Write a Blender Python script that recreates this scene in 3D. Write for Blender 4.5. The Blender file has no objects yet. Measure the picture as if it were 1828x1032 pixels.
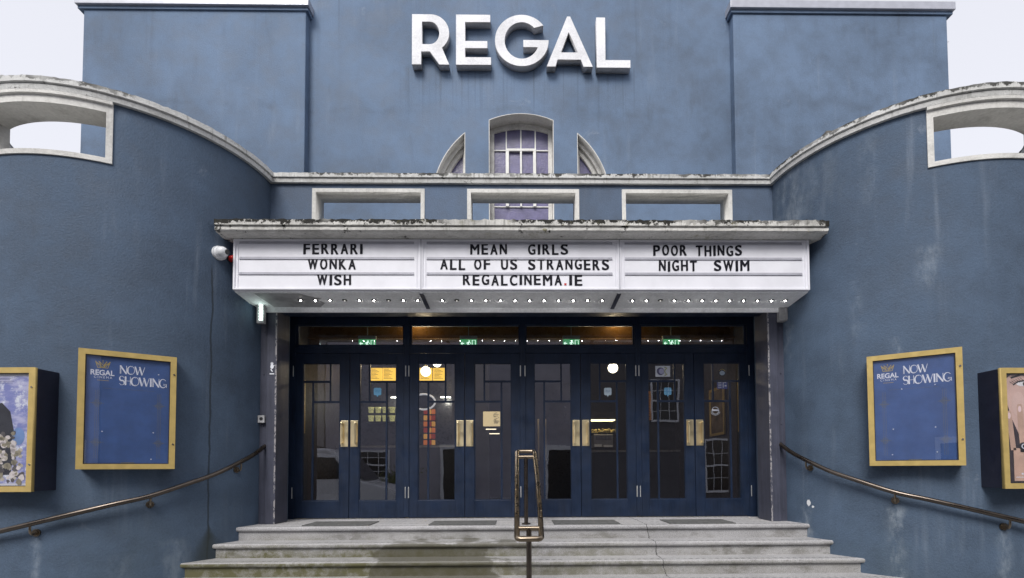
import bpy, bmesh, math, random
from mathutils import Vector, Matrix
from math import pi, sin, cos, radians as RAD
random.seed(7)
S = bpy.context.scene
COL = S.collection

# ---------------------------------------------------------------- camera
cam_d = bpy.data.cameras.new("camera"); cam = bpy.data.objects.new("camera", cam_d); COL.objects.link(cam)
yaw, pitch, roll = 0.014327, 0.034396, 0.00445
fw = Vector((sin(yaw)*cos(pitch), cos(yaw)*cos(pitch), sin(pitch)))
rt = Vector((cos(yaw), -sin(yaw), 0)); up = rt.cross(fw)
rt, up = rt*cos(roll)-up*sin(roll), up*cos(roll)+rt*sin(roll)
M = Matrix((rt, up, -fw)).transposed().to_4x4(); M.translation = Vector((-0.07824, 0, 1.5))
cam.matrix_world = M
cam_d.sensor_fit = 'HORIZONTAL'; cam_d.sensor_width = 36; cam_d.lens = 870/1828*36
cam_d.shift_x = -(936.884-914)/1828; cam_d.shift_y = (805.441-516)/1828
cam_d.clip_start = 0.05; cam_d.clip_end = 2000
S.camera = cam

# ---------------------------------------------------------------- sky, sun, exposure
SUN_EL, SUN_AZ = RAD(47), RAD(198)        # azimuth clockwise from +Y
W = bpy.data.worlds.new("World"); S.world = W; W.use_nodes = True
wn = W.node_tree; wn.nodes.clear()
sky = wn.nodes.new('ShaderNodeTexSky'); sky.sky_type = 'NISHITA'; sky.sun_disc = False
sky.sun_elevation = SUN_EL; sky.sun_rotation = SUN_AZ; sky.dust_density = 3.0; sky.air_density = 1.0
hs = wn.nodes.new('ShaderNodeHueSaturation'); hs.inputs['Saturation'].default_value = 0.16
mxs = wn.nodes.new('ShaderNodeMix'); mxs.data_type = 'RGBA'
mxs.inputs[0].default_value = 0.6; mxs.inputs[7].default_value = (7.4, 7.5, 8.3, 1)   # even cloud layer
bg = wn.nodes.new('ShaderNodeBackground'); bg.inputs['Strength'].default_value = 0.08
wo = wn.nodes.new('ShaderNodeOutputWorld')
wn.links.new(sky.outputs[0], hs.inputs['Color']); wn.links.new(hs.outputs[0], mxs.inputs[6])
wn.links.new(mxs.outputs[2], bg.inputs['Color']); wn.links.new(bg.outputs[0], wo.inputs[0])
sd = bpy.data.lights.new("sun", 'SUN'); sd.energy = 1.5; sd.angle = RAD(26); sd.color = (1.0, 0.97, 0.93)
sun = bpy.data.objects.new("sun", sd); COL.objects.link(sun)
sdir = Vector((sin(SUN_AZ)*cos(SUN_EL), cos(SUN_AZ)*cos(SUN_EL), sin(SUN_EL)))
sun.rotation_euler = sdir.to_track_quat('Z', 'Y').to_euler()
S.view_settings.view_transform = 'Standard'; S.view_settings.look = 'None'
S.view_settings.exposure = 0.95; S.view_settings.gamma = 1.0
S.cycles.max_bounces = 8; S.cycles.transparent_max_bounces = 12; S.cycles.use_denoising = True

# ---------------------------------------------------------------- node helper
class G:
    def __init__(s, name):
        s.m = bpy.data.materials.new(name); s.m.use_nodes = True; s.t = s.m.node_tree; s.t.nodes.clear()
        s.out = s.t.nodes.new('ShaderNodeOutputMaterial'); s._p = None
    def n(s, typ, **kw):
        nd = s.t.nodes.new(typ)
        for k, v in kw.items(): setattr(nd, k, v)
        return nd
    def put(s, sock, v):
        if v is None: return
        if hasattr(v, 'node'): s.t.links.new(v, sock)
        else:
            if isinstance(v, (tuple, list)) and len(v) == 3 and sock.type == 'RGBA': v = (*v, 1)
            sock.default_value = v
    def pos(s):
        if s._p is None: s._p = s.n('ShaderNodeNewGeometry')
        return s._p.outputs['Position']
    def nrm(s):
        s.pos(); return s._p.outputs['Normal']
    def obj(s): return s.n('ShaderNodeTexCoord').outputs['Object']
    def sep(s, v):
        nd = s.n('ShaderNodeSeparateXYZ'); s.put(nd.inputs[0], v); return nd.outputs
    def math(s, op, a, b=0.0, clamp=False):
        nd = s.n('ShaderNodeMath', operation=op, use_clamp=clamp); s.put(nd.inputs[0], a); s.put(nd.inputs[1], b); return nd.outputs[0]
    def mul(s, *a):
        r = a[0]
        for x in a[1:]: r = s.math('MULTIPLY', r, x)
        return r
    def add(s, a, b): return s.math('ADD', a, b)
    def sub(s, a, b): return s.math('SUBTRACT', a, b)
    def mx(s, a, b): return s.math('MAXIMUM', a, b)
    def rng(s, v, a, b, lo=0.0, hi=1.0):
        nd = s.n('ShaderNodeMapRange', interpolation_type='SMOOTHSTEP'); 
        for i, x in enumerate((v, a, b, lo, hi)): s.put(nd.inputs[i], x)
        return nd.outputs[0]
    def noise(s, scale, detail=4, rough=0.55, vec=None, stretch=None, dist=0.0, off=None):
        v = vec if vec is not None else s.pos()
        if stretch or off:
            mp = s.n('ShaderNodeMapping'); s.put(mp.inputs['Vector'], v)
            if stretch: mp.inputs['Scale'].default_value = stretch
            if off: mp.inputs['Location'].default_value = off
            v = mp.outputs[0]
        nd = s.n('ShaderNodeTexNoise'); s.put(nd.inputs['Vector'], v)
        nd.inputs['Scale'].default_value = scale; nd.inputs['Detail'].default_value = detail
        nd.inputs['Roughness'].default_value = rough; nd.inputs['Distortion'].default_value = dist
        return nd.outputs[0]
    def mix(s, f, a, b, mode='MIX'):
        nd = s.n('ShaderNodeMix', data_type='RGBA', blend_type=mode)
        s.put(nd.inputs[0], f); s.put(nd.inputs[6], a); s.put(nd.inputs[7], b); return nd.outputs[2]
    def val(s, col, v):
        nd = s.n('ShaderNodeHueSaturation'); s.put(nd.inputs['Color'], col); s.put(nd.inputs['Value'], v); return nd.outputs[0]
    def bump(s, h, strength=0.3, dist=0.01, nrm=None):
        nd = s.n('ShaderNodeBump'); s.put(nd.inputs['Height'], h); nd.inputs['Strength'].default_value = strength
        nd.inputs['Distance'].default_value = dist; s.put(nd.inputs['Normal'], nrm); return nd.outputs[0]
    def bsdf(s, col, rough=0.5, metal=0.0, nrm=None, spec=0.5, emit=None, estr=0.0, coat=0.0):
        b = s.n('ShaderNodeBsdfPrincipled')
        s.put(b.inputs['Base Color'], col); s.put(b.inputs['Roughness'], rough); s.put(b.inputs['Metallic'], metal)
        s.put(b.inputs['Normal'], nrm); s.put(b.inputs['Specular IOR Level'], spec); s.put(b.inputs['Coat Weight'], coat)
        if emit is not None: s.put(b.inputs['Emission Color'], emit); s.put(b.inputs['Emission Strength'], estr)
        s.t.links.new(b.outputs[0], s.out.inputs[0]); return s.m

def simple(name, col, rough=0.5, metal=0.0, var=0.12, scale=9.0, spec=0.5, bump=0.0, bscale=120, coat=0.0):
    g = G(name)
    f = g.noise(scale, 5, vec=g.obj())
    c = g.val(col, g.rng(f, 0.3, 0.7, 1-var, 1+var))
    nm = g.bump(g.noise(bscale, 3, vec=g.obj()), bump, 0.004) if bump else None
    r = g.rng(g.noise(scale*2.3, 4, vec=g.obj()), 0.3, 0.7, max(0, rough-0.08), min(1, rough+0.1))
    return g.bsdf(c, r, metal, nm, spec, coat=coat)

def emitter(name, col, strength, base=(0.8, 0.8, 0.8)):
    g = G(name); return g.bsdf(base, 0.4, emit=col, estr=strength)

# ---------------------------------------------------------------- materials
def stucco(name, col, extra=None, streak=0.16):
    g = G(name); p = g.sep(g.pos())
    big = g.noise(0.55, 4, 0.6); mid = g.noise(3.2, 6, 0.62); fine = g.noise(60, 4, 0.6)
    grain = g.noise(190, 2, 0.5)
    v = g.add(g.rng(big, 0.28, 0.72, 0.82, 1.14), g.rng(mid, 0.28, 0.72, -0.15, 0.15))
    v = g.add(v, g.rng(fine, 0.25, 0.75, -0.08, 0.08))
    v = g.add(v, g.rng(grain, 0.3, 0.7, -0.10, 0.10))
    c = g.val(col, v)
    # chalky rain streaks and scuffs in the paint
    st = g.rng(g.noise(1.0, 5, 0.6, stretch=(7, 7, 0.55)), 0.53, 0.78)
    st = g.mul(st, g.rng(g.noise(0.8, 3, off=(3, 1, 2)), 0.4, 0.65))
    c = g.mix(g.mul(st, streak*2.2), c, (0.36, 0.41, 0.48))
    sc = g.rng(g.noise(2.2, 7, 0.72, off=(9, 4, 1), dist=0.6), 0.63, 0.74)
    c = g.mix(g.mul(sc, 0.22), c, (0.42, 0.46, 0.52))
    dk = g.rng(g.noise(1.3, 6, 0.66, stretch=(3, 3, 0.6), off=(5, 5, 5)), 0.56, 0.8)
    c = g.mix(g.mul(dk, 0.35), c, (0.05, 0.06, 0.075))
    if extra: c = extra(g, p, c)
    h = g.add(g.mul(fine, 0.7), g.add(g.mul(grain, 0.25), g.mul(mid, 0.8)))
    nm = g.bump(h, 0.5, 0.012)
    return g.bsdf(c, g.rng(mid, 0.3, 0.7, 0.62, 0.82), 0, nm, 0.35)

def gauss(g, a, a0, w):     # 1 at a0 falling to 0 at +-w
    return g.rng(g.math('ABSOLUTE', g.sub(a, a0)), w, 0.0)

def main_extra(g, p, c):
    x, y, z = p
    # soot runs washed down below the five big letters and below the high coping
    run = g.rng(g.noise(1.0, 3, 0.6, stretch=(16, 0.1, 0.12)), 0.5, 0.72)
    m = g.mul(run, g.rng(z, 7.1, 8.2), g.rng(z, 8.32, 8.22), g.rng(g.math('ABSOLUTE', x), 2.2, 1.7))
    c = g.mix(g.mul(m, 0.5), c, (0.045, 0.06, 0.085))
    run2 = g.rng(g.noise(1.0, 4, 0.6, stretch=(9, 0.1, 0.2), off=(2, 0, 7)), 0.55, 0.8)
    m = g.mul(run2, g.rng(z, 7.6, 9.0))
    c = g.mix(g.mul(m, 0.3), c, (0.05, 0.065, 0.09))
    tide = g.mul(gauss(g, g.add(z, g.mul(g.noise(1.5, 4), 0.5)), 7.75, 0.1), g.rng(g.noise(2.0, 5, off=(1, 2, 3)), 0.42, 0.62))
    return g.mix(g.mul(tide, 0.25), c, (0.06, 0.08, 0.11))

def drum_extra(g, p, c):
    x, y, z = p
    wob = g.noise(6, 4)
    # limewash runs below the rail brackets
    for (x0, z0, z1, w, k) in ((3.12, 1.05, 0.62, 0.035, 0.7), (3.59, 1.10, 0.15, 0.08, 0.9), (4.32, 0.9, 0.0, 0.09, 0.6), (3.0, 0.9, .5, .05, .4),
                               (-4.32, 0.9, 0.0, 0.07, 0.45), (-3.44, 0.82, 0.45, 0.11, 0.4), (-3.75, .7, .1, .12, .25), (3.62, 2.75, 2.3, 0.07, 0.6), (3.85, 3.6, 3.35, 0.12, 0.5), (3.4, 3.4, 2.9, .08, .22), (3.09, 5.0, 4.3, .08, .45), (3.06, 4.0, 2.8, .03, .4), (3.2, 4.9, 4.4, .2, .2), (3.5, 4.9, 4.3, .1, .2)):
        m = g.mul(gauss(g, g.add(x, g.mul(g.sub(wob, .5), .12)), x0, w), g.rng(z, z1-0.25, z1), g.rng(z, z0+0.04, z0-0.04))
        m = g.mul(m, g.rng(g.noise(9, 6, 0.7, off=(x0, 0, 0), stretch=(1, 1, .45)), 0.38, 0.68))
        c = g.mix(g.mul(m, k*0.75), c, (0.34, 0.39, 0.44))
    # hairline crack with damp foot on the left-hand drum
    d = g.math('ABSOLUTE', g.sub(g.add(x, g.mul(g.sub(g.noise(3, 5), 0.5), 0.03)), -3.262))
    m = g.mul(g.rng(d, 0.007, 0.002), g.rng(z, 3.7, 3.5), g.rng(y, 5.6, 5.4))
    c = g.mix(g.mul(m, 0.75), c, (0.02, 0.025, 0.03))
    foot = g.mul(g.rng(g.add(d, g.mul(g.sub(wob, .5), .03)), g.rng(z, 0.95, 0.58, 0.0, 0.13), 0.0), g.rng(z, 1.0, 0.8), g.rng(y, 5.6, 5.4))
    c = g.mix(g.mul(foot, 0.8), c, (0.03, 0.037, 0.036))
    # darker, greener tint in patches towards the bottom
    low = g.mul(g.rng(z, 1.5, 0.5), g.rng(g.noise(1.2, 5, 0.6), 0.35, 0.7))
    c = g.mix(g.mul(low, 0.35), c, (0.05, 0.07, 0.075))
    # paint knocked off on the right-hand drum
    for (x0, z0, rx, rz) in ((3.128, 1.10, 0.008, 0.036), (3.146, 1.062, 0.005, 0.012)):
        q = g.math('SQRT', g.add(g.math('POWER', g.math('DIVIDE', g.sub(x, x0), rx), 2), g.math('POWER', g.math('DIVIDE', g.sub(z, z0), rz), 2)))
        q = g.add(q, g.mul(g.sub(g.noise(45, 3), 0.5), .9))
        c = g.mix(g.mul(g.rng(q, 1.05, 0.95), g.rng(y, 5.84, 5.83)), c, (0.72, 0.73, 0.75))
    return c

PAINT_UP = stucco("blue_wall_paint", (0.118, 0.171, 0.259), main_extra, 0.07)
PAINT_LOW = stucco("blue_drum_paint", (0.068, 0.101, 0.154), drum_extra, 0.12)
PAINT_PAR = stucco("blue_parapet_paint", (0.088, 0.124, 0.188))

def weathered(name, col, ztop=None, band=0.07, moss=0.5, dirt=0.5, ends=False):
    g = G(name); x, y, z = g.sep(g.pos())
    c = g.val(col, g.add(g.rng(g.noise(1.7, 5), 0.3, 0.7, 0.86, 1.1), g.rng(g.noise(40, 3), 0.3, 0.7, -0.06, 0.06)))
    grime = g.rng(g.noise(3.5, 7, 0.72), 0.48, 0.72)
    c = g.mix(g.mul(grime, dirt*0.6), c, (0.16, 0.155, 0.13))
    strk = g.rng(g.noise(1, 4, 0.6, stretch=(30, 30, 3)), 0.55, 0.75)
    c = g.mix(g.mul(strk, dirt*0.4), c, (0.2, 0.195, 0.17))
    if ztop is not None:
        edge = g.rng(z, ztop-band, ztop)
        n1 = g.add(g.noise(11, 8, 0.75), g.mul(edge, 0.20))
        blk = g.rng(n1, 0.60, 0.66)
        patch = g.rng(g.noise(1.5, 4, off=(4, 2, 0)), 0.34, 0.58)
        endm = g.rng(g.math('ABSOLUTE', x), 3.10, 3.21) if ends else 0.0
        patch = g.mx(patch, endm); n1 = g.add(n1, g.mul(endm, .12)); blk = g.rng(n1, 0.60, 0.66)
        c = g.mix(g.mul(blk, patch, dirt*1.7), c, (0.018, 0.017, 0.014))
        lich = g.mul(g.rng(g.noise(7, 7, 0.7, off=(1, 7, 3)), 0.55, 0.68), g.rng(g.noise(0.8, 3, off=(8, 2, 0)), 0.45, 0.66))
        c = g.mix(g.mul(lich, moss), c, (0.17, 0.15, 0.045))
        chip = g.rng(g.noise(16, 6, 0.7, off=(3, 3, 9)), 0.66, 0.69)
        c = g.mix(g.mul(chip, 0.6), c, (0.30, 0.28, 0.25))
        drip = g.mul(g.rng(g.noise(1, 4, .6, stretch=(22, 22, 1.2), off=(2, 8, 1)), .54, .70), g.rng(z, ztop-.16, ztop-.02))
        c = g.mix(g.mul(drip, .55), c, (0.07, 0.068, 0.05))
    nm = g.bump(g.add(g.noise(22, 6, 0.7), g.mul(g.noise(90, 3), 0.4)), 0.6, 0.012)
    return g.bsdf(c, 0.78, 0, nm, 0.3)

COPE = weathered("weathered_white_coping", (0.60, 0.60, 0.585), 5.045, 0.065, 0.45, 0.55)
CANOPY = weathered("weathered_white_canopy", (0.60, 0.59, 0.56), 4.09, 0.085, 0.95, 0.8, True)
CREAM = weathered("cream_reveal_paint", (0.66, 0.65, 0.62), None, 0, 0, 0.55)
MARQ = simple("marquee_white_paint", (0.76, 0.76, 0.81), 0.5, var=.05, scale=3.5)
SOFF = weathered("marquee_underside_paint", (0.88, 0.89, 0.91), None, 0, 0, 0.2)
RAILW = simple("letter_rail_plastic", (0.42, 0.42, 0.47), 0.35, var=0.08)
LETW = weathered("sign_letter_white", (0.78, 0.78, 0.80), None, 0, 0, 0.12)
LETS = weathered("sign_letter_return_grey", (0.48, 0.48, 0.50), None, 0, 0, 0.95)  # letter sides greyer and grimier than the white fronts
BLACK = simple("black_letter_plastic", (0.008, 0.008, 0.014), 0.6, spec=.15)
METALCOP = simple("grey_metal_capping", (0.40, 0.41, 0.46), 0.4, 0.3, 0.06)
def door_paint():
    g = G("navy_door_paint"); o = g.pos()
    c = g.val((0.0095, 0.0185, 0.0425), g.add(g.rng(g.noise(5, 5), .3, .7, .82, 1.15), g.rng(g.noise(1, 4, .6, stretch=(60, 60, 2.5)), .3, .7, -.12, .12)))
    sc = g.rng(g.noise(26, 6, 0.75), 0.70, 0.73)
    c = g.mix(g.mul(sc, 0.35), c, (0.16, 0.18, 0.22))
    nm = g.bump(g.noise(1, 4, .6, stretch=(70, 70, 3)), .25, .004)
    return g.bsdf(c, g.rng(g.noise(8, 4), .3, .7, .38, .58), 0, nm, .3)
NAVY = door_paint()
def pillar_paint():
    g = G("worn_grey_pillar_paint"); x, y, z = g.sep(g.pos())
    c = g.val((0.060, 0.064, 0.092), g.add(g.rng(g.noise(4, 5), .3, .7, .85, 1.15), g.rng(g.noise(1, 4, .6, stretch=(50, 50, 2)), .3, .7, -.12, .12)))
    ax = g.math('ABSOLUTE', x)
    e = g.math('ABSOLUTE', g.sub(ax, 2.862))
    chip = g.mul(g.rng(e, .014, .004), g.rng(y, 5.628, 5.622), g.rng(g.noise(38, 5, .7, stretch=(1, 1, .55)), .47, .53))
    c = g.mix(g.mul(chip, .8), c, (0.42, 0.40, 0.40))
    sp = g.rng(g.noise(60, 5, .7, stretch=(1, 1, .4)), .70, .73)
    c = g.mix(g.mul(sp, .6), c, (0.4, 0.4, 0.42))
    return g.bsdf(c, .5, 0, g.bump(g.noise(30, 5, .7), .3, .006), .4)
PILL = pillar_paint()
def brass_mat(name, col, rough, wear):
    g = G(name); f = g.noise(5, 4, .6, vec=g.obj())
    c = g.mix(g.mul(g.rng(f, .35, .75), .6), col, wear)
    return g.bsdf(c, g.rng(g.noise(9, 4, vec=g.obj()), .3, .7, rough-.05, rough+.1), 1.0)
BRASS = brass_mat("worn_brass", (0.93, 0.79, 0.50), 0.34, (0.80, 0.62, 0.33))
BRONZE = brass_mat("worn_bronze_tube", (0.125, 0.105, 0.09), 0.30, (0.085, 0.07, 0.06))
BRONZE2 = brass_mat("rubbed_bronze_tube", (0.26, 0.21, 0.155), 0.29, (0.15, 0.12, 0.09))
GOLD = simple("gold_painted_frame", (0.53, 0.39, 0.14), 0.38, 0.25, 0.08, 12)
CASE = simple("dark_navy_case", (0.014, 0.016, 0.032), 0.45)
CHROME = simple("bright_steel", (0.68, 0.66, 0.62), 0.2, 1.0, 0.05)
SILVER = simple("hinge_metal", (0.62, 0.62, 0.60), 0.35, 0.7, 0.1)
BLUEP = simple("blue_poster_print", (0.042, 0.098, 0.265), 0.55, var=0.13, scale=7)
PRW = simple("white_print", (0.78, 0.80, 0.86), 0.5, var=.02)
PRG = simple("gold_print", (0.50, 0.38, 0.10), 0.5, var=.04)
PRGD = simple("faded_gold_print", (0.14, 0.15, 0.155), 0.5, var=.04)
CHAR = simple("charcoal_plastic", (0.02, 0.02, 0.022), 0.4)
WHITEP = simple("white_plastic", (0.72, 0.73, 0.75), 0.3, var=.04)
RED = simple("red_lens", (0.45, 0.012, 0.01), 0.15, var=.05)
MATG = simple("grey_door_mat", (0.095, 0.097, 0.097), 0.9, var=.25, scale=30, bump=.6, bscale=200)
PALEB = simple("pale_grey_block", (0.36, 0.36, 0.37), 0.6, var=.2)
CONC = simple("brown_grey_concrete", (0.13, 0.12, 0.105), 0.8, var=.2)

def glass(name, refl, tint=(0.80, 0.82, 0.84), wav=0.0):
    g = G(name)
    tr = g.n('ShaderNodeBsdfTransparent'); tr.inputs[0].default_value = (*tint, 1)
    gl = g.n('ShaderNodeBsdfGlossy'); gl.inputs['Roughness'].default_value = 0.008
    gl.inputs['Color'].default_value = (0.92, 0.93, 1, 1)
    if wav: g.put(gl.inputs['Normal'], g.bump(g.noise(2.2, 2), wav, 0.02))
    fr = g.n('ShaderNodeLayerWeight'); fr.inputs[0].default_value = 0.35
    g.pos(); f = g.mul(g.add(g.mul(fr.outputs['Fresnel'], 0.6), refl), g.sub(1.0, g._p.outputs['Backfacing']))
    mx = g.n('ShaderNodeMixShader'); g.put(mx.inputs[0], f)
    g.t.links.new(tr.outputs[0], mx.inputs[1]); g.t.links.new(gl.outputs[0], mx.inputs[2])
    g.t.links.new(mx.outputs[0], g.out.inputs[0]); return g.m
GLASS = glass("door_glass", 0.19, (.93, .94, .95), wav=0.035)
PGLASS = glass("poster_glass", 0.13, (0.97, 0.97, 0.98), wav=0.02)
def lead_glass():
    g = G("lavender_leaded_glass")
    c = g.val((0.135, 0.125, 0.235), g.rng(g.noise(6, 5), .3, .7, .8, 1.15))
    nm = g.bump(g.noise(38, 3), .35, .01)
    return g.bsdf(c, .22, 0, nm, .4)
LGLASS = lead_glass()
def rust_white():
    g = G("flaking_white_window_paint")
    c = g.val((0.74, 0.74, 0.71), g.rng(g.noise(5, 5), .3, .7, .9, 1.08))
    r = g.rng(g.noise(9, 7, .72), .60, .68)
    c = g.mix(g.mul(r, .75), c, (0.36, 0.20, 0.06))
    return g.bsdf(c, .55)
WINW = rust_white()

def steps_mat():
    g = G("terrazzo_steps"); x, y, z = g.sep(g.pos()); nz = g.sep(g.nrm())[2]
    c = g.val((0.375, 0.37, 0.378), g.add(g.rng(g.noise(2.5, 5), .3, .7, .88, 1.1), g.rng(g.noise(120, 4, .75), .3, .7, -.42, .42)))
    vert = g.rng(nz, .6, .2)
    t = g.math('FLOORED_MODULO', g.sub(y, 5.345), 0.233)
    # worn key pattern lines on every tread
    band = g.mul(g.rng(t, .030, .036), g.rng(t, .098, .092), g.sub(1, vert))
    zig = g.math('SINE', g.add(g.mul(x, 95), g.mul(g.math('SINE', g.mul(t, 190)), 1.6)))
    kp = g.mul(band, g.rng(zig, .1, .5), g.rng(g.noise(5, 5, .7), .36, .55))
    c = g.mix(g.mul(kp, .8), c, (0.10, 0.10, 0.10))
    low = g.rng(z, .86, .60)
    leftw = g.rng(x, 3.4, -2.2, .30, 1.0)
    al = g.add(g.noise(1.6, 8, .74), g.mul(g.noise(26, 5, .75), .45))
    al = g.add(al, g.mul(g.rng(z, .66, .50), leftw, .22)); al = g.mul(g.rng(al, .48, .90), low, leftw, g.add(g.mul(vert, .85), .30))
    c = g.mix(g.mul(al, g.rng(g.noise(7, 6, .75, off=(4, 4, 4)), .36, .62, .55, .98)), c, (0.105, 0.100, 0.048))
    soot = g.mul(g.rng(g.noise(5.5, 7, .72, stretch=(.5, 1, 1)), .50, .66), vert, g.rng(z, .9, .7, .25, 1))
    c = g.mix(g.mul(soot, .6), c, (0.10, 0.095, 0.075))
    # wet patch running down the middle
    cx = g.add(x, g.mul(g.sub(g.noise(3.0, 4), .5), .9))
    wz = g.add(z, g.mul(g.sub(g.noise(5, 4), .5), .10))
    wet = g.mul(g.rng(g.math('ABSOLUTE', g.add(cx, .92)), .62, .56), g.rng(wz, .722, .705))
    wet2 = g.mul(g.rng(g.math('ABSOLUTE', g.add(cx, .30)), .42, .36), g.rng(wz, .735, .72), g.rng(wz, .655, .67))
    wm = g.mx(wet, wet2)
    c = g.mix(g.mul(wm, .72), c, (0.075, 0.07, 0.045))
    # crack through every step
    d = g.math('ABSOLUTE', g.sub(g.add(x, g.mul(g.sub(g.noise(7, 5), .5), .10)), g.add(1.34, g.mul(g.sub(.87, z), .12))))
    c = g.mix(g.mul(g.rng(d, .007, .002), .85), c, (0.03, 0.03, 0.03))
    nm = g.bump(g.add(g.noise(150, 3, .6), g.mul(g.noise(12, 5), .5)), .45, .006)
    r = g.sub(.75, g.mul(wm, .3))
    return g.bsdf(c, r, 0, nm, .4)
STEPM = steps_mat()

# ---------------------------------------------------------------- mesh helpers
def root_of(o):
    while o.parent: o = o.parent
    return o
def obj(name, bm, m, parent=None, local=False, smooth=False, loc=None):
    """one mesh object; vertices are in world space unless local, then in the thing's own space"""
    me = bpy.data.meshes.new(name)
    if loc is None: loc = Vector((0, 0, 0))
    if parent is not None and not local: bm.transform(Matrix.Translation(-root_of(parent).location))
    bmesh.ops.recalc_face_normals(bm, faces=bm.faces)
    bm.to_mesh(me); bm.free()
    if smooth:
        for p in me.polygons: p.use_smooth = True
        try: me.set_sharp_from_angle(angle=RAD(35))
        except Exception: pass
    for mm in (m if isinstance(m, (list, tuple)) else [m]): me.materials.append(mm)
    o = bpy.data.objects.new(name, me); COL.objects.link(o)
    if parent is not None: o.parent = parent
    o.location = loc
    return o
def tag(o, label=None, cat=None, group=None, kind=None):
    for k, v in (('label', label), ('category', cat), ('group', group), ('kind', kind)):
        if v: o[k] = v
    return o
def thing(name, label, cat, loc=(0, 0, 0), rz=0, group=None):
    o = bpy.data.objects.new(name, None); COL.objects.link(o); o.location = loc; o.rotation_euler = (0, 0, rz)
    o.empty_display_size = 0.2
    return tag(o, label, cat, group)
def dup(o, parent=None, **kw):
    c = o.copy(); COL.objects.link(c)
    if parent is not None: c.parent = parent
    for ch in list(o.children): dup(ch, c)
    for k, v in kw.items():
        if k in ('label', 'category', 'group'): c[k] = v
        else: setattr(c, k, v)
    return c
def box(bm, x0, x1, y0, y1, z0, z1, bev=0.0, mi=0):
    vs = [bm.verts.new((x, y, z)) for x in (x0, x1) for y in (y0, y1) for z in (z0, z1)]
    fs = [bm.faces.new([vs[i] for i in q]) for q in ((0, 1, 3, 2), (4, 6, 7, 5), (0, 4, 5, 1), (2, 3, 7, 6), (0, 2, 6, 4), (1, 5, 7, 3))]
    for f in fs: f.material_index = mi
    if bev:
        es = list({e for f in fs for e in f.edges})
        r = bmesh.ops.bevel(bm, geom=es, offset=bev, segments=2, affect='EDGES', profile=0.5)
        for f in r['faces']: f.material_index = mi
    return bm
def B(*a, **k): return box(bmesh.new(), *a, **k)
def xf(bm, v0, mat):   # transform vertices added after count v0
    bm.verts.ensure_lookup_table()
    for v in bm.verts[v0:]: v.co = mat @ v.co
def cyl(bm, p, q, r, seg=16, r2=None):
    p, q = Vector(p), Vector(q); d = q-p
    ret = bmesh.ops.create_cone(bm, cap_ends=True, segments=seg, radius1=r, radius2=r if r2 is None else r2, depth=d.length)
    mt = Matrix.Translation((p+q)/2) @ d.to_track_quat('Z', 'Y').to_matrix().to_4x4()
    bmesh.ops.transform(bm, matrix=mt, verts=ret['verts']); return bm
def ball(bm, c, r, sx=1, sy=1, sz=1, u=20, v=12):
    ret = bmesh.ops.create_uvsphere(bm, u_segments=u, v_segments=v, radius=r)
    bmesh.ops.transform(bm, matrix=Matrix.Translation(c) @ Matrix.Diagonal((sx, sy, sz, 1)), verts=ret['verts']); return bm
def tube(bm, pts, r, seg=12, closed=False):
    pts = [Vector(p) for p in pts]; n = len(pts); rings = []; prevn = None
    for i, p in enumerate(pts):
        if closed: t = (pts[(i+1) % n]-pts[i-1]).normalized()
        else: t = (pts[min(i+1, n-1)]-pts[max(i-1, 0)]).normalized()
        if prevn is None:
            a = Vector((0, 0, 1)) if abs(t.z) < .9 else Vector((1, 0, 0)); nn = (a-t*a.dot(t)).normalized()
        else: nn = (prevn-t*prevn.dot(t)).normalized()
        prevn = nn; b = t.cross(nn)
        rings.append([bm.verts.new(p+r*(nn*cos(2*pi*k/seg)+b*sin(2*pi*k/seg))) for k in range(seg)])
    for i in range(n if closed else n-1):
        a, b = rings[i], rings[(i+1) % n]
        for k in range(seg): bm.faces.new((a[k], a[(k+1) % seg], b[(k+1) % seg], b[k]))
    if not closed: bm.faces.new(rings[0][::-1]); bm.faces.new(rings[-1])
    return bm
def spline(pts, n):     # Catmull-Rom
    P = [Vector(p) for p in pts]; P = [2*P[0]-P[1]]+P+[2*P[-1]-P[-2]]; out = []
    for i in range(1, len(P)-2):
        for k in range(n):
            t = k/n; a, b, c, d = P[i-1:i+3]
            out.append(.5*((2*b)+(c-a)*t+(2*a-5*b+4*c-d)*t*t+(3*b-a-3*c+d)*t**3))
    out.append(P[-2]); return out
def sweep(bm, path, prof, jit=0.0, topz=None):
    """path: list of (point2d, outward2d); prof: closed list of (outward, z)"""
    rings = []
    for (p, o) in path:
        j = random.uniform(-jit, jit)
        ring = []
        for (a, z) in prof:
            zz = z; aa = a
            if jit and topz is not None and z > topz-.004: zz = z+j+random.uniform(-jit, jit)*.6
            elif jit: zz = z+random.uniform(-jit, jit)*.22
            if jit: aa = a+random.uniform(-jit, jit)*.3
            ring.append(bm.verts.new((p[0]+o[0]*aa, p[1]+o[1]*aa, zz)))
        rings.append(ring)
    m = len(prof)
    for i in range(len(rings)-1):
        for k in range(m): bm.faces.new((rings[i][k], rings[i][(k+1) % m], rings[i+1][(k+1) % m], rings[i+1][k]))
    bm.faces.new(rings[0]); bm.faces.new(rings[-1][::-1]); return bm
def plate(outlines, y0, y1):
    """filled 2-D outlines (x,z) with holes, given depth from y0 to y1"""
    cu = bpy.data.curves.new('tmp', 'CURVE'); cu.dimensions = '2D'; cu.fill_mode = 'BOTH'; cu.extrude = (y1-y0)/2
    for pts in outlines:
        s = cu.splines.new('POLY'); s.points.add(len(pts)-1); s.use_cyclic_u = True
        for i, (x, z) in enumerate(pts): s.points[i].co = (x, z, 0, 1)
    return curve_bm(cu, (y0+y1)/2)
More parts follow.
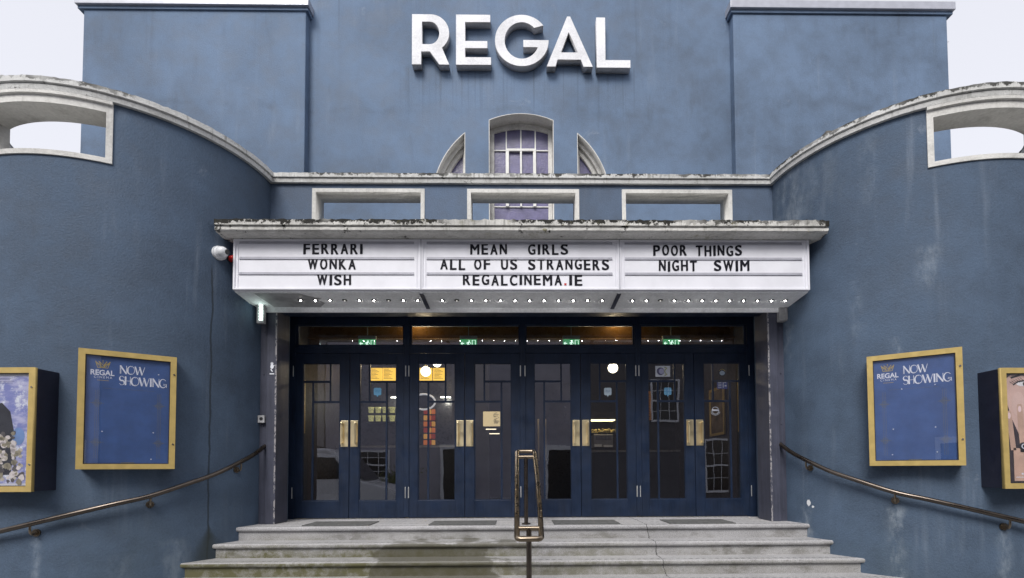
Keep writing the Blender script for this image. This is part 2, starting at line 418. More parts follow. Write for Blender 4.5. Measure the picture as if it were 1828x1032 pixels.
def curve_bm(cu, ymid=0.0):
    o = bpy.data.objects.new('tmp', cu); COL.objects.link(o)
    dg = bpy.context.evaluated_depsgraph_get(); dg.update()
    me = bpy.data.meshes.new_from_object(o.evaluated_get(dg))
    bm = bmesh.new(); bm.from_mesh(me); bmesh.ops.remove_doubles(bm, verts=bm.verts, dist=1e-5)
    for v in bm.verts: v.co = Vector((v.co.x, ymid-v.co.z, v.co.y))
    bpy.data.objects.remove(o); bpy.data.curves.remove(cu); bpy.data.meshes.remove(me)
    return bm
def join(dst, src, mat=None):
    me = bpy.data.meshes.new('tmp'); src.to_mesh(me); src.free(); n = len(dst.verts)
    dst.from_mesh(me); bpy.data.meshes.remove(me)
    if mat is not None: xf(dst, n, mat)
    return dst
def glyphs(text, size, ext, offset=0.0, spacing=1.0):
    cu = bpy.data.curves.new('tmp', 'FONT'); cu.body = text; cu.size = size; cu.extrude = ext/2; cu.offset = offset
    cu.space_character = spacing; cu.fill_mode = 'BOTH'
    return curve_bm(cu)
def fit(bm, x0, x1, z0, z1, y):
    xs = [v.co.x for v in bm.verts]; zs = [v.co.z for v in bm.verts]; ys = [v.co.y for v in bm.verts]
    ax, bx, az, bz, my = min(xs), max(xs), min(zs), max(zs), max(ys)
    for v in bm.verts:
        v.co = Vector((x0+(v.co.x-ax)/max(bx-ax, 1e-6)*(x1-x0), y+(v.co.y-my), z0+(v.co.z-az)/max(bz-az, 1e-6)*(z1-z0)))
    return bm
def rect(x0, x1, z0, z1): return [(x0, z0), (x1, z0), (x1, z1), (x0, z1)]
def stroke(bm, pts, w, y, th=.0012):
    """flat printed stroke along 2-D points, w a number or one per point"""
    n = len(pts); ws = [w]*n if not isinstance(w, (list, tuple)) else w; L = []; Rr = []
    for i in range(n):
        a = Vector(pts[max(i-1, 0)]); b = Vector(pts[min(i+1, n-1)]); t = (b-a).normalized(); nn = Vector((-t.y, t.x)); p = Vector(pts[i])
        L.append(p+nn*ws[i]/2); Rr.append(p-nn*ws[i]/2)
    for i in range(n-1):
        q = [bm.verts.new((v.x, y, v.y)) for v in (L[i], Rr[i], Rr[i+1], L[i+1])]; bm.faces.new(q)
    return bm
def disc(bm, c, rx, rz, y, n=20, rot=0.0):
    vs = []
    for k in range(n):
        a = 2*pi*k/n; u, w = rx*cos(a), rz*sin(a)
        vs.append(bm.verts.new((c[0]+u*cos(rot)-w*sin(rot), y, c[1]+u*sin(rot)+w*cos(rot))))
    bm.faces.new(vs); return bm
def poly(bm, pts, y):
    bm.faces.new([bm.verts.new((x, y, z)) for x, z in pts]); return bm

# ---------------------------------------------------------------- ground
def asphalt(name, col, sc):
    g = G(name); c = g.val(col, g.add(g.rng(g.noise(.8, 5), .3, .7, .8, 1.15), g.rng(g.noise(sc, 3), .3, .7, -.25, .25)))
    return g.bsdf(c, .85, 0, g.bump(g.noise(sc, 3), .5, .008))
tag(obj('ground', B(-400, 400, -400, 400, -.4, -.13), asphalt('bare_ground', (.16, .16, .155), 40)), kind='structure')
tag(obj('road', B(-90, 90, -6.6, 1.4, -.126, -.120), asphalt('road_asphalt', (.06, .06, .062), 90)), kind='structure')
tag(obj('pavement', B(-90, 90, 1.4, 18, -.126, 0.0), asphalt('grey_paving', (.26, .26, .255), 60)), kind='structure')
tag(obj('pavement', B(-90, 90, -9.0, -6.6, -.126, 0.0), asphalt('grey_paving', (.26, .26, .255), 60)), kind='structure')

# ================================================================ the cinema building
BD = thing('cinema_building', 'blue rendered art deco cinema with curved drum walls, white copings and navy doors', 'cinema', (0, 6.2, 0))
DX, DY, DR, DI = 4.52, 5.85, 1.48, 1.24

# -- auditorium front: recessed centre with arched windows, two wings standing 15 cm proud
def arch_pts(x, zb, zs, za, n=14):
    s = za-zs; R = (x*x+s*s)/(2*s); zc = za-R; a0 = math.asin(x/R)
    return [(-x, zb), (x, zb)]+[(R*sin(a0-2*a0*k/n), zc+R*cos(a0-2*a0*k/n)) for k in range(n+1)]
def quarter_pts(sg, xin, R, zc, zb, n=12):
    a0 = math.acos(xin/R); P = [(xin, zb)]+[(R*cos(a0*k/n), zc+R*sin(a0*k/n)) for k in range(n+1)]
    P = [(xin, zb), (R, zb)]+P[1:] if zb < zc-.001 else P
    return [(sg*x, z) for x, z in P]
WIN = arch_pts(.544, 5.3, 7.347, 7.461)
Q1 = {s: quarter_pts(s, .94, 1.492, 5.976, 5.976) for s in (-1, 1)}
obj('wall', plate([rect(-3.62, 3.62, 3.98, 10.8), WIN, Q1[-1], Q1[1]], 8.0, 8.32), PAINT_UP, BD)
for s in (-1, 1):
    w = bmesh.new(); a, b = sorted((s*3.55, s*7.175))
    box(w, a, b, 7.85, 8.25, 0, 9.08, .012); box(w, *sorted((s*6.85, s*7.170)), 8.25, 22, 0, 9.09)
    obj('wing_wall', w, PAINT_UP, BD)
    cp = bmesh.new(); a, b = sorted((s*3.485, s*7.275))
    dz = -.03 if s < 0 else 0.0
    box(cp, a, b, 7.785, 8.4, 9.135+dz, 9.268+dz, .006)
    obj('coping', cp, METALCOP, BD)
    ev = bmesh.new(); box(ev, min(s*3.51, s*7.255), max(s*3.51, s*7.255), 7.825, 8.4, 9.085+dz, 9.135+dz)
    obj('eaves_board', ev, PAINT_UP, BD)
obj('roof', B(-7.1, 7.1, 8.4, 22, 8.9, 9.09), CONC, BD)
# arched window
def offs(pts, cx, cz, k): return [(cx+(x-cx)*k, cz+(z-cz)*k) for x, z in pts]
W1 = obj('window', plate([WIN, arch_pts(.534, 5.31, 7.339, 7.452)], 7.996, 8.24), CREAM, BD)
obj('frame', plate([arch_pts(.535, 5.31, 7.34, 7.453), arch_pts(.467, 5.4, 7.300, 7.378)], 8.24, 8.315), CREAM, W1)
gb = plate([arch_pts(.475, 5.39, 7.31, 7.39)], 8.285, 8.297); obj('pane', gb, LGLASS, W1)
mb = bmesh.new()
for x in (-.257, -.005, .245): box(mb, x-.011, x+.011, 8.262, 8.29, 6.0, 7.385-.085*(abs(x)/.467)**2)
for a, b in ((-.467, -.268), (.256, .467)): box(mb, a, b, 8.263, 8.289, 6.99, 7.008)
for xa, xb in ((-.467, -.268), (-.246, -.016), (.006, .234), (.256, .467)): box(mb, xa, xb, 8.264, 8.288, 6.0, 6.014)
obj('glazing_bar', mb, WINW, W1)
sb = bmesh.new()
for a, b in ((-.268, -.212), (.204, .257)): box(sb, a, b, 8.235, 8.275, 6.0, 6.975, .004)
box(sb, -.2685, .2575, 8.236, 8.274, 6.975, 7.018, .004); box(sb, -.02, .012, 8.238, 8.272, 6.0, 6.974, .003)
obj('casement', sb, WINW, W1)
for s in (-1, 1):
    inner = quarter_pts(s, .95, 1.48, 5.976, 5.986)
    w = obj('window', plate([Q1[s], inner], 7.996, 8.26), CREAM, BD)
    ring = quarter_pts(s, 1.0, 1.36, 5.976, 5.99)
    obj('frame', plate([quarter_pts(s, .951, 1.479, 5.976, 5.987), ring], 8.20, 8.29), CREAM, w)
    obj('moulding', plate([quarter_pts(s, .951, 1.479, 5.976, 5.987), quarter_pts(s, .97, 1.425, 5.976, 5.988)], 8.13, 8.19), CREAM, w)
    obj('pane', plate([quarter_pts(s, .99, 1.37, 5.976, 5.985)], 8.262, 8.275), LGLASS, w)
# small concrete stub showing over each drum coping
obj('roof_block', B(-5.0, -4.213, 6.4, 6.7, 4.1, 6.06, .01), CONC, BD)
obj('roof_block', B(4.125, 4.9, 6.4, 6.7, 4.1, 6.06, .01), CONC, BD)

# -- drum walls
def arc_path(cx, R, a0, a1, n): return [((cx+R*cos(a0+(a1-a0)*k/n), DY+R*sin(a0+(a1-a0)*k/n)), (cos(a0+(a1-a0)*k/n), sin(a0+(a1-a0)*k/n))) for k in range(n+1)]
OA, OZ = (RAD(-116.3), RAD(-63.7)), (4.355, 4.935)       # hole in the wall, outer edge of its frame
def drum(s):
    cx = s*DX
    a_start, a_end = RAD(-188), RAD(8)
    bm = bmesh.new(); zs = [0, .6, 1.2, 1.8, 2.4, 3.0, 3.6, OZ[0], 4.94]
    aset = sorted({round(a_start+(a_end-a_start)*k/72, 5) for k in range(73)} | {OA[0], OA[1]})
    aset = [a for a in aset if a in OA or min(abs(a-OA[0]), abs(a-OA[1])) > .012]
    V = {}
    def v(i, j, r):
        k = (i, j, r)
        if k not in V: V[k] = bm.verts.new((cx+r*cos(aset[i]), DY+r*sin(aset[i]), zs[j]))
        return V[k]
    nj = len(zs)-1
    def hole(i, j): return j == nj-1 and OA[0]-1e-6 <= aset[i] and aset[i+1] <= OA[1]+1e-6
    for i in range(len(aset)-1):
        for j in range(nj):
            if hole(i, j): continue
            bm.faces.new((v(i, j, DR), v(i+1, j, DR), v(i+1, j+1, DR), v(i, j+1, DR)))
            bm.faces.new((v(i, j, DI), v(i, j+1, DI), v(i+1, j+1, DI), v(i+1, j, DI)))
    for i in range(len(aset)-1):
        if hole(i, nj-1): bm.faces.new((v(i, nj-1, DR), v(i+1, nj-1, DR), v(i+1, nj-1, DI), v(i, nj-1, DI)))
        else: bm.faces.new((v(i, nj, DR), v(i+1, nj, DR), v(i+1, nj, DI), v(i, nj, DI)))
    for i, a in enumerate(aset):
        if a in OA: bm.faces.new((v(i, nj-1, DR), v(i, nj, DR), v(i, nj, DI), v(i, nj-1, DI)))
    # outer flank running back to the auditorium
    x0, x1 = sorted((s*(DX+DI), s*(DX+DR)))
    box(bm, x0, x1, DY+.18, 7.85, 0, 4.94)
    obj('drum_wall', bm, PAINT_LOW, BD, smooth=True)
    cp = bmesh.new()
    prof = [(-.27, 4.935), (.036, 4.935), (.042, 4.978), (.030, 4.984), (.058, 4.992), (.058, 5.043), (-.27, 5.043)]
    sweep(cp, arc_path(cx, DR, a_start, a_end, 150), prof, .004, 5.043)
    sweep(cp, [((s*(DX+DR), y), (s, 0)) for y in (DY+.2, 6.9, 7.85)], prof)
    obj('coping', cp, COPE, BD, smooth=True)
    fr = bmesh.new(); m = .05; da = m/DR
    R0, R1 = DI-.006, DR+.014
    def sec(z0, z1): return [(R0, z0), (R1, z0), (R1, z1), (R0, z1)]
    def arc0(a, b, n): return [((cx, DY), (cos(a+(b-a)*k/n), sin(a+(b-a)*k/n))) for k in range(n+1)]
    sweep(fr, arc0(OA[0], OA[1], 40), sec(4.832, 4.9345))
    sweep(fr, arc0(OA[0], OA[1], 40), [(R1, 4.90), (R1+.022, 4.905), (R1+.022, 4.9335), (R1, 4.9335)])
    sweep(fr, arc0(OA[0], OA[1], 40), sec(OZ[0], OZ[0]+.045))
    sweep(fr, arc0(OA[1]-da, OA[1], 3), sec(OZ[0]+.045, 4.832)); sweep(fr, arc0(OA[0], OA[0]+da, 3), sec(OZ[0]+.045, 4.832))
    obj('opening_frame', fr, CREAM, BD, smooth=True)
drum(-1); drum(1)

# -- parapet with three openings
HX = ((-2.54, -1.193), (-.679, .677), (1.199, 2.543))
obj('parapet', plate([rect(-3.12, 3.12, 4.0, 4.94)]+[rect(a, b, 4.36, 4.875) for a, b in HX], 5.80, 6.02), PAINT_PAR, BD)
for a, b in HX:
    obj('opening_frame', plate([rect(a, b, 4.36, 4.875), rect(a+.045, b-.045, 4.405, 4.83)], 5.786, 6.03), CREAM, BD)
cp = bmesh.new()
sweep(cp, [((-3.1+6.2*k/160, 5.8), (0, -1)) for k in range(161)], [(-.25, 4.935), (.036, 4.935), (.042, 4.976), (.030, 4.982), (.058, 4.99), (.058, 5.04), (-.25, 5.04)], .004, 5.04)
obj('coping', cp, COPE, BD)
obj('terrace_slab', B(-4.2, 4.2, 5.83, 8.0, 3.97, 4.08), CONC, BD)
cv = bmesh.new()
path = [((-3.21+6.42*k/170, 5.0), (0, -1)) for k in range(171)]
sweep(cv, path, [(-.82, 3.958), (-.14, 3.958), (-.10, 3.966), (-.035, 3.968), (-.012, 3.984), (-.012, 4.014), (-.024, 4.018), (-.024, 4.024), (.004, 4.030), (.004, 4.088), (-.82, 4.088)], .006, 4.088)
obj('canopy', cv, CANOPY, BD)
# lead flashings where the canopy roof meets the drums
fl = bmesh.new(); tube(fl, [(-3.09, 5.34, 4.085), (-3.10, 5.32, 4.24), (-2.99, 5.70, 4.10)], .004, 6); obj('flashing', fl, SILVER, BD)
fl = bmesh.new(); tube(fl, [(3.01, 5.66, 4.085), (3.135, 5.26, 4.24), (3.135, 5.26, 4.09)], .004, 6); obj('flashing', fl, CASE, BD)

# -- entrance recess
PY = 5.62
for s in (-1, 1):
    p = B(*sorted((s*2.853, s*2.968)), PY, PY+.30, .87, 3.405, .004); obj('pillar', p, PILL, BD)
    q = B(*sorted((s*2.968, s*3.10)), PY+.03, PY+.3, .87, 3.40, .003)
    for z in (1.0, 1.75, 2.0, 2.6, 3.1): cyl(q, (s*3.015, PY+.03, z), (s*3.015, PY+.022, z), .008, 10)
    obj('cladding_panel', q, PILL, BD)
    r = bmesh.new()      # splayed side of the recess
    pts = [(s*2.858, PY+.30), (s*2.962, 6.17), (s*3.2, 6.17), (s*3.2, PY+.30)]
    lo = [r.verts.new((x, y, .87)) for x, y in pts]; hi = [r.verts.new((x, y, 3.42)) for x, y in pts]
    for k in range(4): r.faces.new((lo[k], lo[(k+1) % 4], hi[(k+1) % 4], hi[k]))
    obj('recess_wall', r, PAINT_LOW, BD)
lt = bmesh.new(); box(lt, -2.852, 2.852, PY+.02, PY+.2, 3.325, 3.46, .004); box(lt, -2.852, 2.852, PY+.004, PY+.02, 3.365, 3.385)
obj('lintel', lt, NAVY, BD)
obj('recess_ceiling', B(-3.2, 3.2, PY+.2, 6.35, 3.43, 3.52), NAVY, BD)

# -- door screen: frame, four transom lights, eight leaves
BX = -.012; MULL = [-1.487, -.012, 1.463]; FL, FR = -2.962, 2.938
f = bmesh.new()
box(f, FL-.1, -2.892, 6.17, 6.29, .87, 3.429); box(f, 2.868, FR+.1, 6.17, 6.29, .87, 3.429)
for x in MULL: box(f, x-.035, x+.035, 6.17, 6.285, .885, 3.4285, .004)
for a, b in ((-2.892, -1.522), (-1.452, -.047), (.023, 1.428), (1.498, 2.868)):
    box(f, a, b, 6.172, 6.28, 2.966, 3.062, .003); box(f, a, b, 6.158, 6.172, 3.03, 3.066, .003); box(f, a, b, 6.172, 6.28, 3.335, 3.428)
obj('door_frame', f, NAVY, BD)
for a, b in ((-2.892, -1.522), (-1.452, -.047), (.023, 1.428), (1.498, 2.868)):
    t = obj('transom_window', plate([rect(a, b, 3.062, 3.335), rect(a+.018, b-.018, 3.08, 3.325)], 6.19, 6.25), NAVY, BD)
    obj('pane', B(a+.012, b-.012, 6.222, 6.228, 3.074, 3.33), GLASS, t)

LW = .700
def leaf_mesh(mir):
    bm = bmesh.new()
    def bx(x0, x1, *a, **k):
        if mir: x0, x1 = LW-x1, LW-x0
        box(bm, x0, x1, *a, **k)
    bx(0, .12, -.02, .025, 0, 2.085, bev=.003); bx(.588, LW, -.02, .025, 0, 2.085, bev=.003)
    bx(.12, .588, -.019, .024, 0, .218, bev=.003); bx(.12, .588, -.019, .024, 1.962, 2.085, bev=.003)
    # glazing beads
    for z0, z1 in ((.218, .228), (1.952, 1.962)): bx(.12, .588, -.010, .015, z0, z1)
    for a, b in ((.12, .129), (.579, .588)): bx(a, b, -.0095, .0145, .228, 1.952)
    # stepped deco glazing bars
    bx(.233, .255, -.008, .012, 1.482, 1.952); bx(.255, .579, -.0075, .0115, 1.714, 1.740)
    bx(.450, .474, -.008, .012, .228, 1.714); bx(.129, .450, -.0075, .0115, 1.456, 1.482)
    return bm
def pane_mesh(mir):
    x0, x1 = (.124, .584) if not mir else (LW-.584, LW-.124)
    return B(x0, x1, .0, .004, .222, 1.958)
def handle_mesh(mir):
    bm = bmesh.new(); x0, x1 = (.012, .104)
    def X(x): return LW-x if mir else x
    box(bm, *sorted((X(x0), X(x1))), -.024, -.0195, .898, 1.228, .0015)
    xb = X(.083)
    box(bm, *sorted((X(.074), X(.094))), -.075, -.06, .925, 1.205, .004)
    for z in (.935, 1.185): box(bm, *sorted((X(.076), X(.092))), -.062, -.023, z, z+.018, .002)
    return bm
def hinge_mesh(mir, z):
    x = LW+.006 if not mir else -.006
    bm = bmesh.new(); cyl(bm, (x, -.024, z), (x, -.024, z+.13), .0085, 10); ball(bm, (x, -.024, z+.134), .008, u=10, v=6); return bm
def sticker(door, bm, m): return obj('sticker', bm, m, door, local=True)
doors = []; proto = {}
starts = []
for a, b in ((-2.892, -1.522), (-1.452, -.047), (.023, 1.428), (1.498, 2.868)):
    c = (a+b)/2; starts += [(c-LW-.003, True), (c+.003, False)]
for x, mir in starts:
    pr = proto.get(mir)
    if pr is None:
        d = obj('door', leaf_mesh(mir), NAVY, BD, local=True)
        obj('pane', pane_mesh(mir), GLASS, d, local=True)
        obj('handle', handle_mesh(mir), BRASS, d, local=True)
        for z in (.25, 1.79): obj('hinge', hinge_mesh(mir, z), SILVER, d, local=True, smooth=True)
        proto[mir] = d
    else: d = dup(pr, BD)
    d.location = (x, 0, .878); doors.append(d)
    for ch in d.children:
        if ch.name.startswith('pane'): ch.rotation_euler = (RAD(random.uniform(-.25, .25)), 0, RAD(random.uniform(-.35, .35)))
# stickers on the glass (door-local coordinates, just in front of the pane)
SB1 = simple('sky_blue_sticker', (.16, .42, .66), .35, var=.05); SB2 = simple('pale_blue_sticker', (.55, .66, .74), .35, var=.04)
def bubble(x, z, m, d, w=.095):
    bm = bmesh.new(); h = w
    pts = [(x-w/2, z-h/2+.012), (x-w/2+.012, z-h/2), (x-.012, z-h/2), (x, z-h/2-.025), (x+.012, z-h/2), (x+w/2-.012, z-h/2), (x+w/2, z-h/2+.012), (x+w/2, z+h/2-.012), (x+w/2-.012, z+h/2), (x-w/2+.012, z+h/2), (x-w/2, z+h/2-.012)]
    poly(bm, pts, -.0015); s = sticker(d, bm, m)
    ln = bmesh.new()
    stroke(ln, [(x-.025, z+.0), (x-.015, z+.02), (x-.01, z-.01), (x+.002, z+.018), (x+.01, z-.012), (x+.025, z+.012)], .006, -.003)
    return obj('print', ln, simple('blue_print', (.05, .2, .42), .4), d, local=True)
def dl(i, X): return X-starts[i][0]
bubble(dl(1, -1.861), 2.480-.878, SB1, doors[1]); bubble(dl(5, 1.077), 2.474-.878, SB2, doors[5]); bubble(dl(6, 1.849), 2.475-.878, SB1, doors[6])
x, z = dl(6, 1.788), 2.733-.878
st = sticker(doors[6], poly(bmesh.new(), rect(x-.095, x+.095, z-.07, z+.07), -.0015), PRW)
pb = bmesh.new(); disc(pb, (x-.03, z), .048, .05, -.003); obj('print', pb, simple('violet_print', (.10, .10, .22), .4), doors[6], local=True)
pb = bmesh.new(); disc(pb, (x-.018, z), .032, .036, -.0045); obj('print', pb, simple('lilac_print', (.42, .42, .60), .4), doors[6], local=True)
pb = bmesh.new(); stroke(pb, [(x+.02, z+.055), (x+.055, z+.04), (x+.03, z+.02), (x+.025, z), (x+.03, z-.02), (x+.055, z-.04), (x+.02, z-.055)], .014, -.003); obj('print', pb, simple('olive_print', (.35, .36, .16), .4), doors[6], local=True)
x, z = dl(7, 2.555), 2.717-.878
sticker(doors[7], disc(bmesh.new(), (x, z), .05, .05, -.0015), CHAR)
pb = bmesh.new(); disc(pb, (x, z-.008), .034, .03, -.003, 10); obj('print', pb, SB2, doors[7], local=True)
pb = bmesh.new(); stroke(pb, [(x+.041*cos(a), z+.041*sin(a)) for a in [.3+.2*k for k in range(13)]], .008, -.003); obj('print', pb, PRG, doors[7], local=True)
x, z = dl(7, 2.553), 2.555-.878
sticker(doors[7], poly(bmesh.new(), rect(x-.068, x+.068, z-.05, z+.05), -.0015), simple('violet_blue_sticker', (.10, .12, .36), .4))
pb = bmesh.new()
for k in range(4): stroke(pb, [(x-.055, z+.03-.02*k), (x-.01, z+.03-.02*k)], .008, -.003)
stroke(pb, [(x+.012, z-.035), (x+.012, z+.03), (x+.05, z+.03)], .012, -.003); stroke(pb, [(x+.03, z-.01), (x+.055, z-.01)], .02, -.003)
obj('print', pb, PRW, doors[7], local=True)
x, z = dl(7, 2.459), 2.225-.878
pb = bmesh.new()
stroke(pb, [(x+.045*cos(a), z+.045*sin(a)) for a in [2*pi*k/24 for k in range(25)]], .007, -.0015); stroke(pb, [(x-.045, z+.005), (x+.045, z+.005)], .022, -.0015)
for k in range(9): stroke(pb, [(x+.055*cos(3.5+k*.3), z+.055*sin(3.5+k*.3)), (x+.064*cos(3.5+k*.3), z+.064*sin(3.5+k*.3))], .010, -.0015)
sticker(doors[7], pb, PRW)
# paper chips on the lower doors
# -- lobby inside
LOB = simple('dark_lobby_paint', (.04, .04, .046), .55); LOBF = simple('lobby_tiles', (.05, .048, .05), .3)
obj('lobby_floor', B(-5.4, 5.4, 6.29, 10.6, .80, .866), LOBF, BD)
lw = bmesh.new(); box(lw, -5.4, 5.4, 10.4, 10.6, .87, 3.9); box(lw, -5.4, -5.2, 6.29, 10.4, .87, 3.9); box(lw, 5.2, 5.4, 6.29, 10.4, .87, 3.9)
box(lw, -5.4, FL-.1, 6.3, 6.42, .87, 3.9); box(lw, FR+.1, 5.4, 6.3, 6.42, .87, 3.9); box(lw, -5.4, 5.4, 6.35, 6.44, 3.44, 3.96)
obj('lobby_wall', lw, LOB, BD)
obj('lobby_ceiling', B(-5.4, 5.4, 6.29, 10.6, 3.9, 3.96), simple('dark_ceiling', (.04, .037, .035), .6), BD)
WOOD = simple('varnished_wood', (.22, .12, .04), .3, var=.2, scale=4)
bk = bmesh.new(); box(bk, -3.4, 3.4, 7.5, 7.7, 3.40, 3.895); box(bk, -3.4, 3.4, 7.46, 7.5, 3.50, 3.53)
obj('ceiling_bulkhead', bk, WOOD, BD)
obj('lobby_pier', B(-1.32, -.62, 9.2, 9.5, .87, 3.9), LOB, BD)
obj('serving_wall', B(-5.2, -.9, 9.55, 9.7, .87, 3.9), simple('charcoal_tile', (.03, .03, .033), .3), BD)

# ================================================================ steps
ST = thing('entrance_steps', 'flight of pale stone steps stained green, rising to the cinema doors', 'steps', (0, 5.3, 0))
NOS = [5.345-.233*k for k in range(6)]; TZ = [.87-.147*k for k in range(6)]
for k in range(6):
    y, z = NOS[k], TZ[k]; back = 6.32 if k == 0 else NOS[k-1]+.06
    hw = 3.62 if k < 4 else 4.6
    b = bmesh.new()
    # nosing slab with rounded front, then riser
    pr = [(y+.03, z-.147 if k < 5 else 0), (y+.03, z-.046), (y+.012, z-.046), (y+.002, z-.040), (y-.003, z-.026), (y, z-.010), (y+.008, z-.001), (y+.02, z), (back, z), (back, z-.147 if k < 5 else 0)]
    N = 60; rings = []
    for i in range(N+1):
        x = -hw+2*hw*i/N; j = random.uniform(-.0016, .0016)
        rings.append([b.verts.new((x, yy+(j if 0 < q < 7 else 0), zz+(j*.5 if 1 < q < 7 else 0))) for q, (yy, zz) in enumerate(pr)])
    for i in range(N):
        for q in range(len(pr)): b.faces.new((rings[i][q], rings[i][(q+1) % len(pr)], rings[i+1][(q+1) % len(pr)], rings[i+1][q]))
    b.faces.new(rings[0]); b.faces.new(rings[-1][::-1])
    obj('landing' if k == 0 else 'step', b, STEPM, ST)

# ================================================================ REGAL letters
sg_ = thing('wall_sign', 'large white capital letters reading REGAL high on the blue wall', 'sign', (0, 7.935, 8.18))
def lx(zx): return -1.799+(700+zx/3.974-736.5)*.009313
def lz(zy): return 9.039-(10+zy/3.974-26)*.00958
def LP(pts): return [(lx(a), lz(b)) for a, b in pts]
def arcp(cx, cy, rx, ry, a0, a1, n): return [(cx+rx*cos(RAD(a0+(a1-a0)*k/n)), cy-ry*sin(RAD(a0+(a1-a0)*k/n))) for k in range(n+1)]
Rl = [(142, 418), (142, 63), (270, 63)]+arcp(272, 195, 132, 132, 85, -52, 22)+[(405, 418), (335, 418), (268, 326), (207, 326), (207, 418)]
Rh = [(212, 115), (268, 115)]+arcp(268, 195, 67, 80, 85, -85, 16)+[(268, 275), (212, 275)]
El = [(453, 63), (695, 63), (695, 115), (517, 115), (517, 250), (674, 250), (674, 300), (517, 300), (517, 365), (700, 365), (700, 418), (453, 418)]
Gl = arcp(919, 243, 190, 182, 36, 360, 60)+[(1108, 240), (930, 240), (930, 290), (1032, 290)]+arcp(919, 243, 122, 130, -21, -316, 46)
Al = [(1242, 70), (1264, 70), (1422, 426), (1357, 426), (1338, 376), (1172, 376), (1157, 426), (1095, 426)]
Ah = [(1253, 180), (1195, 326), (1316, 326)]
Ll = [(1450, 75), (1513, 75), (1513, 378), (1690, 378), (1690, 431), (1450, 431)]
def letter(outs):
    bm = plate([LP(o) for o in outs], 7.865, 7.995)
    bmesh.ops.recalc_face_normals(bm, faces=bm.faces)
    for f in bm.faces: f.material_index = 0 if f.normal.y < -.9 else 1
    obj('letter', bm, [LETW, LETS], sg_)
for o in ([Rl, Rh], [El], [Gl], [Al, Ah], [Ll]): letter(o)

# ================================================================ marquee
MQ = thing('marquee', 'long white letter board over the doors listing film titles in three panels', 'marquee', (0, 5.4, 3.4))
MX = (-3.10, -1.107, 1.024, 3.085)
mb = bmesh.new(); box(mb, MX[0], MX[3], 5.172, 5.60, 3.402, 3.955, .004); obj('case', mb, MARQ, MQ)
sf = bmesh.new(); box(sf, MX[0]+.01, MX[3]-.01, 5.18, 5.595, 3.388, 3.4015); box(sf, MX[0]+.03, MX[3]-.03, 5.59, 5.61, 3.34, 3.40)
for x in MX[1:3]: box(sf, x-.012, x+.012, 5.185, 5.585, 3.380, 3.3879)
for v in sf.verts: v.co.z -= (v.co.y-5.18)*.085
obj('soffit', sf, SOFF, MQ)
for x in MX[1:3]:
    jb = bmesh.new(); box(jb, x-.022, x+.022, 5.19, 5.585, 3.372, 3.3795, .002)
    for v in jb.verts: v.co.z -= (v.co.y-5.18)*.085
    obj('joint_bracket', jb, PILL, MQ)
WORDS = [[('FERRARI', 541, 644, 0), ('WONKA', 549, 632, 1), ('WISH', 566, 624, 2)],
         [('MEAN', 836, 900, 0), ('GIRLS', 939, 1009, 0), ('ALL', 783, 825.6, 1), ('OF', 843, 870, 1), ('US', 890.7, 918, 1), ('STRANGERS', 939, 1082, 1), ('REGALCINEMA', 823, 997.5, 2), ('IE', 1012, 1034, 2)],
         [('POOR', 1163, 1221.6, 0), ('THINGS', 1239.5, 1321, 0), ('NIGHT', 1172.6, 1239.5, 1), ('SWIM', 1271.8, 1334, 1)]]
def mxp(px): return -3.085+(px-420.6)*(3.060+3.085)/(1438.5-420.6)
LZ = [3.796, 3.630, 3.461]; CAP = .112
YF = 5.168
NARROW = {'I': .26, '.': .3, 'L': .86, 'E': .9, 'F': .88, 'M': 1.28, 'W': 1.42}
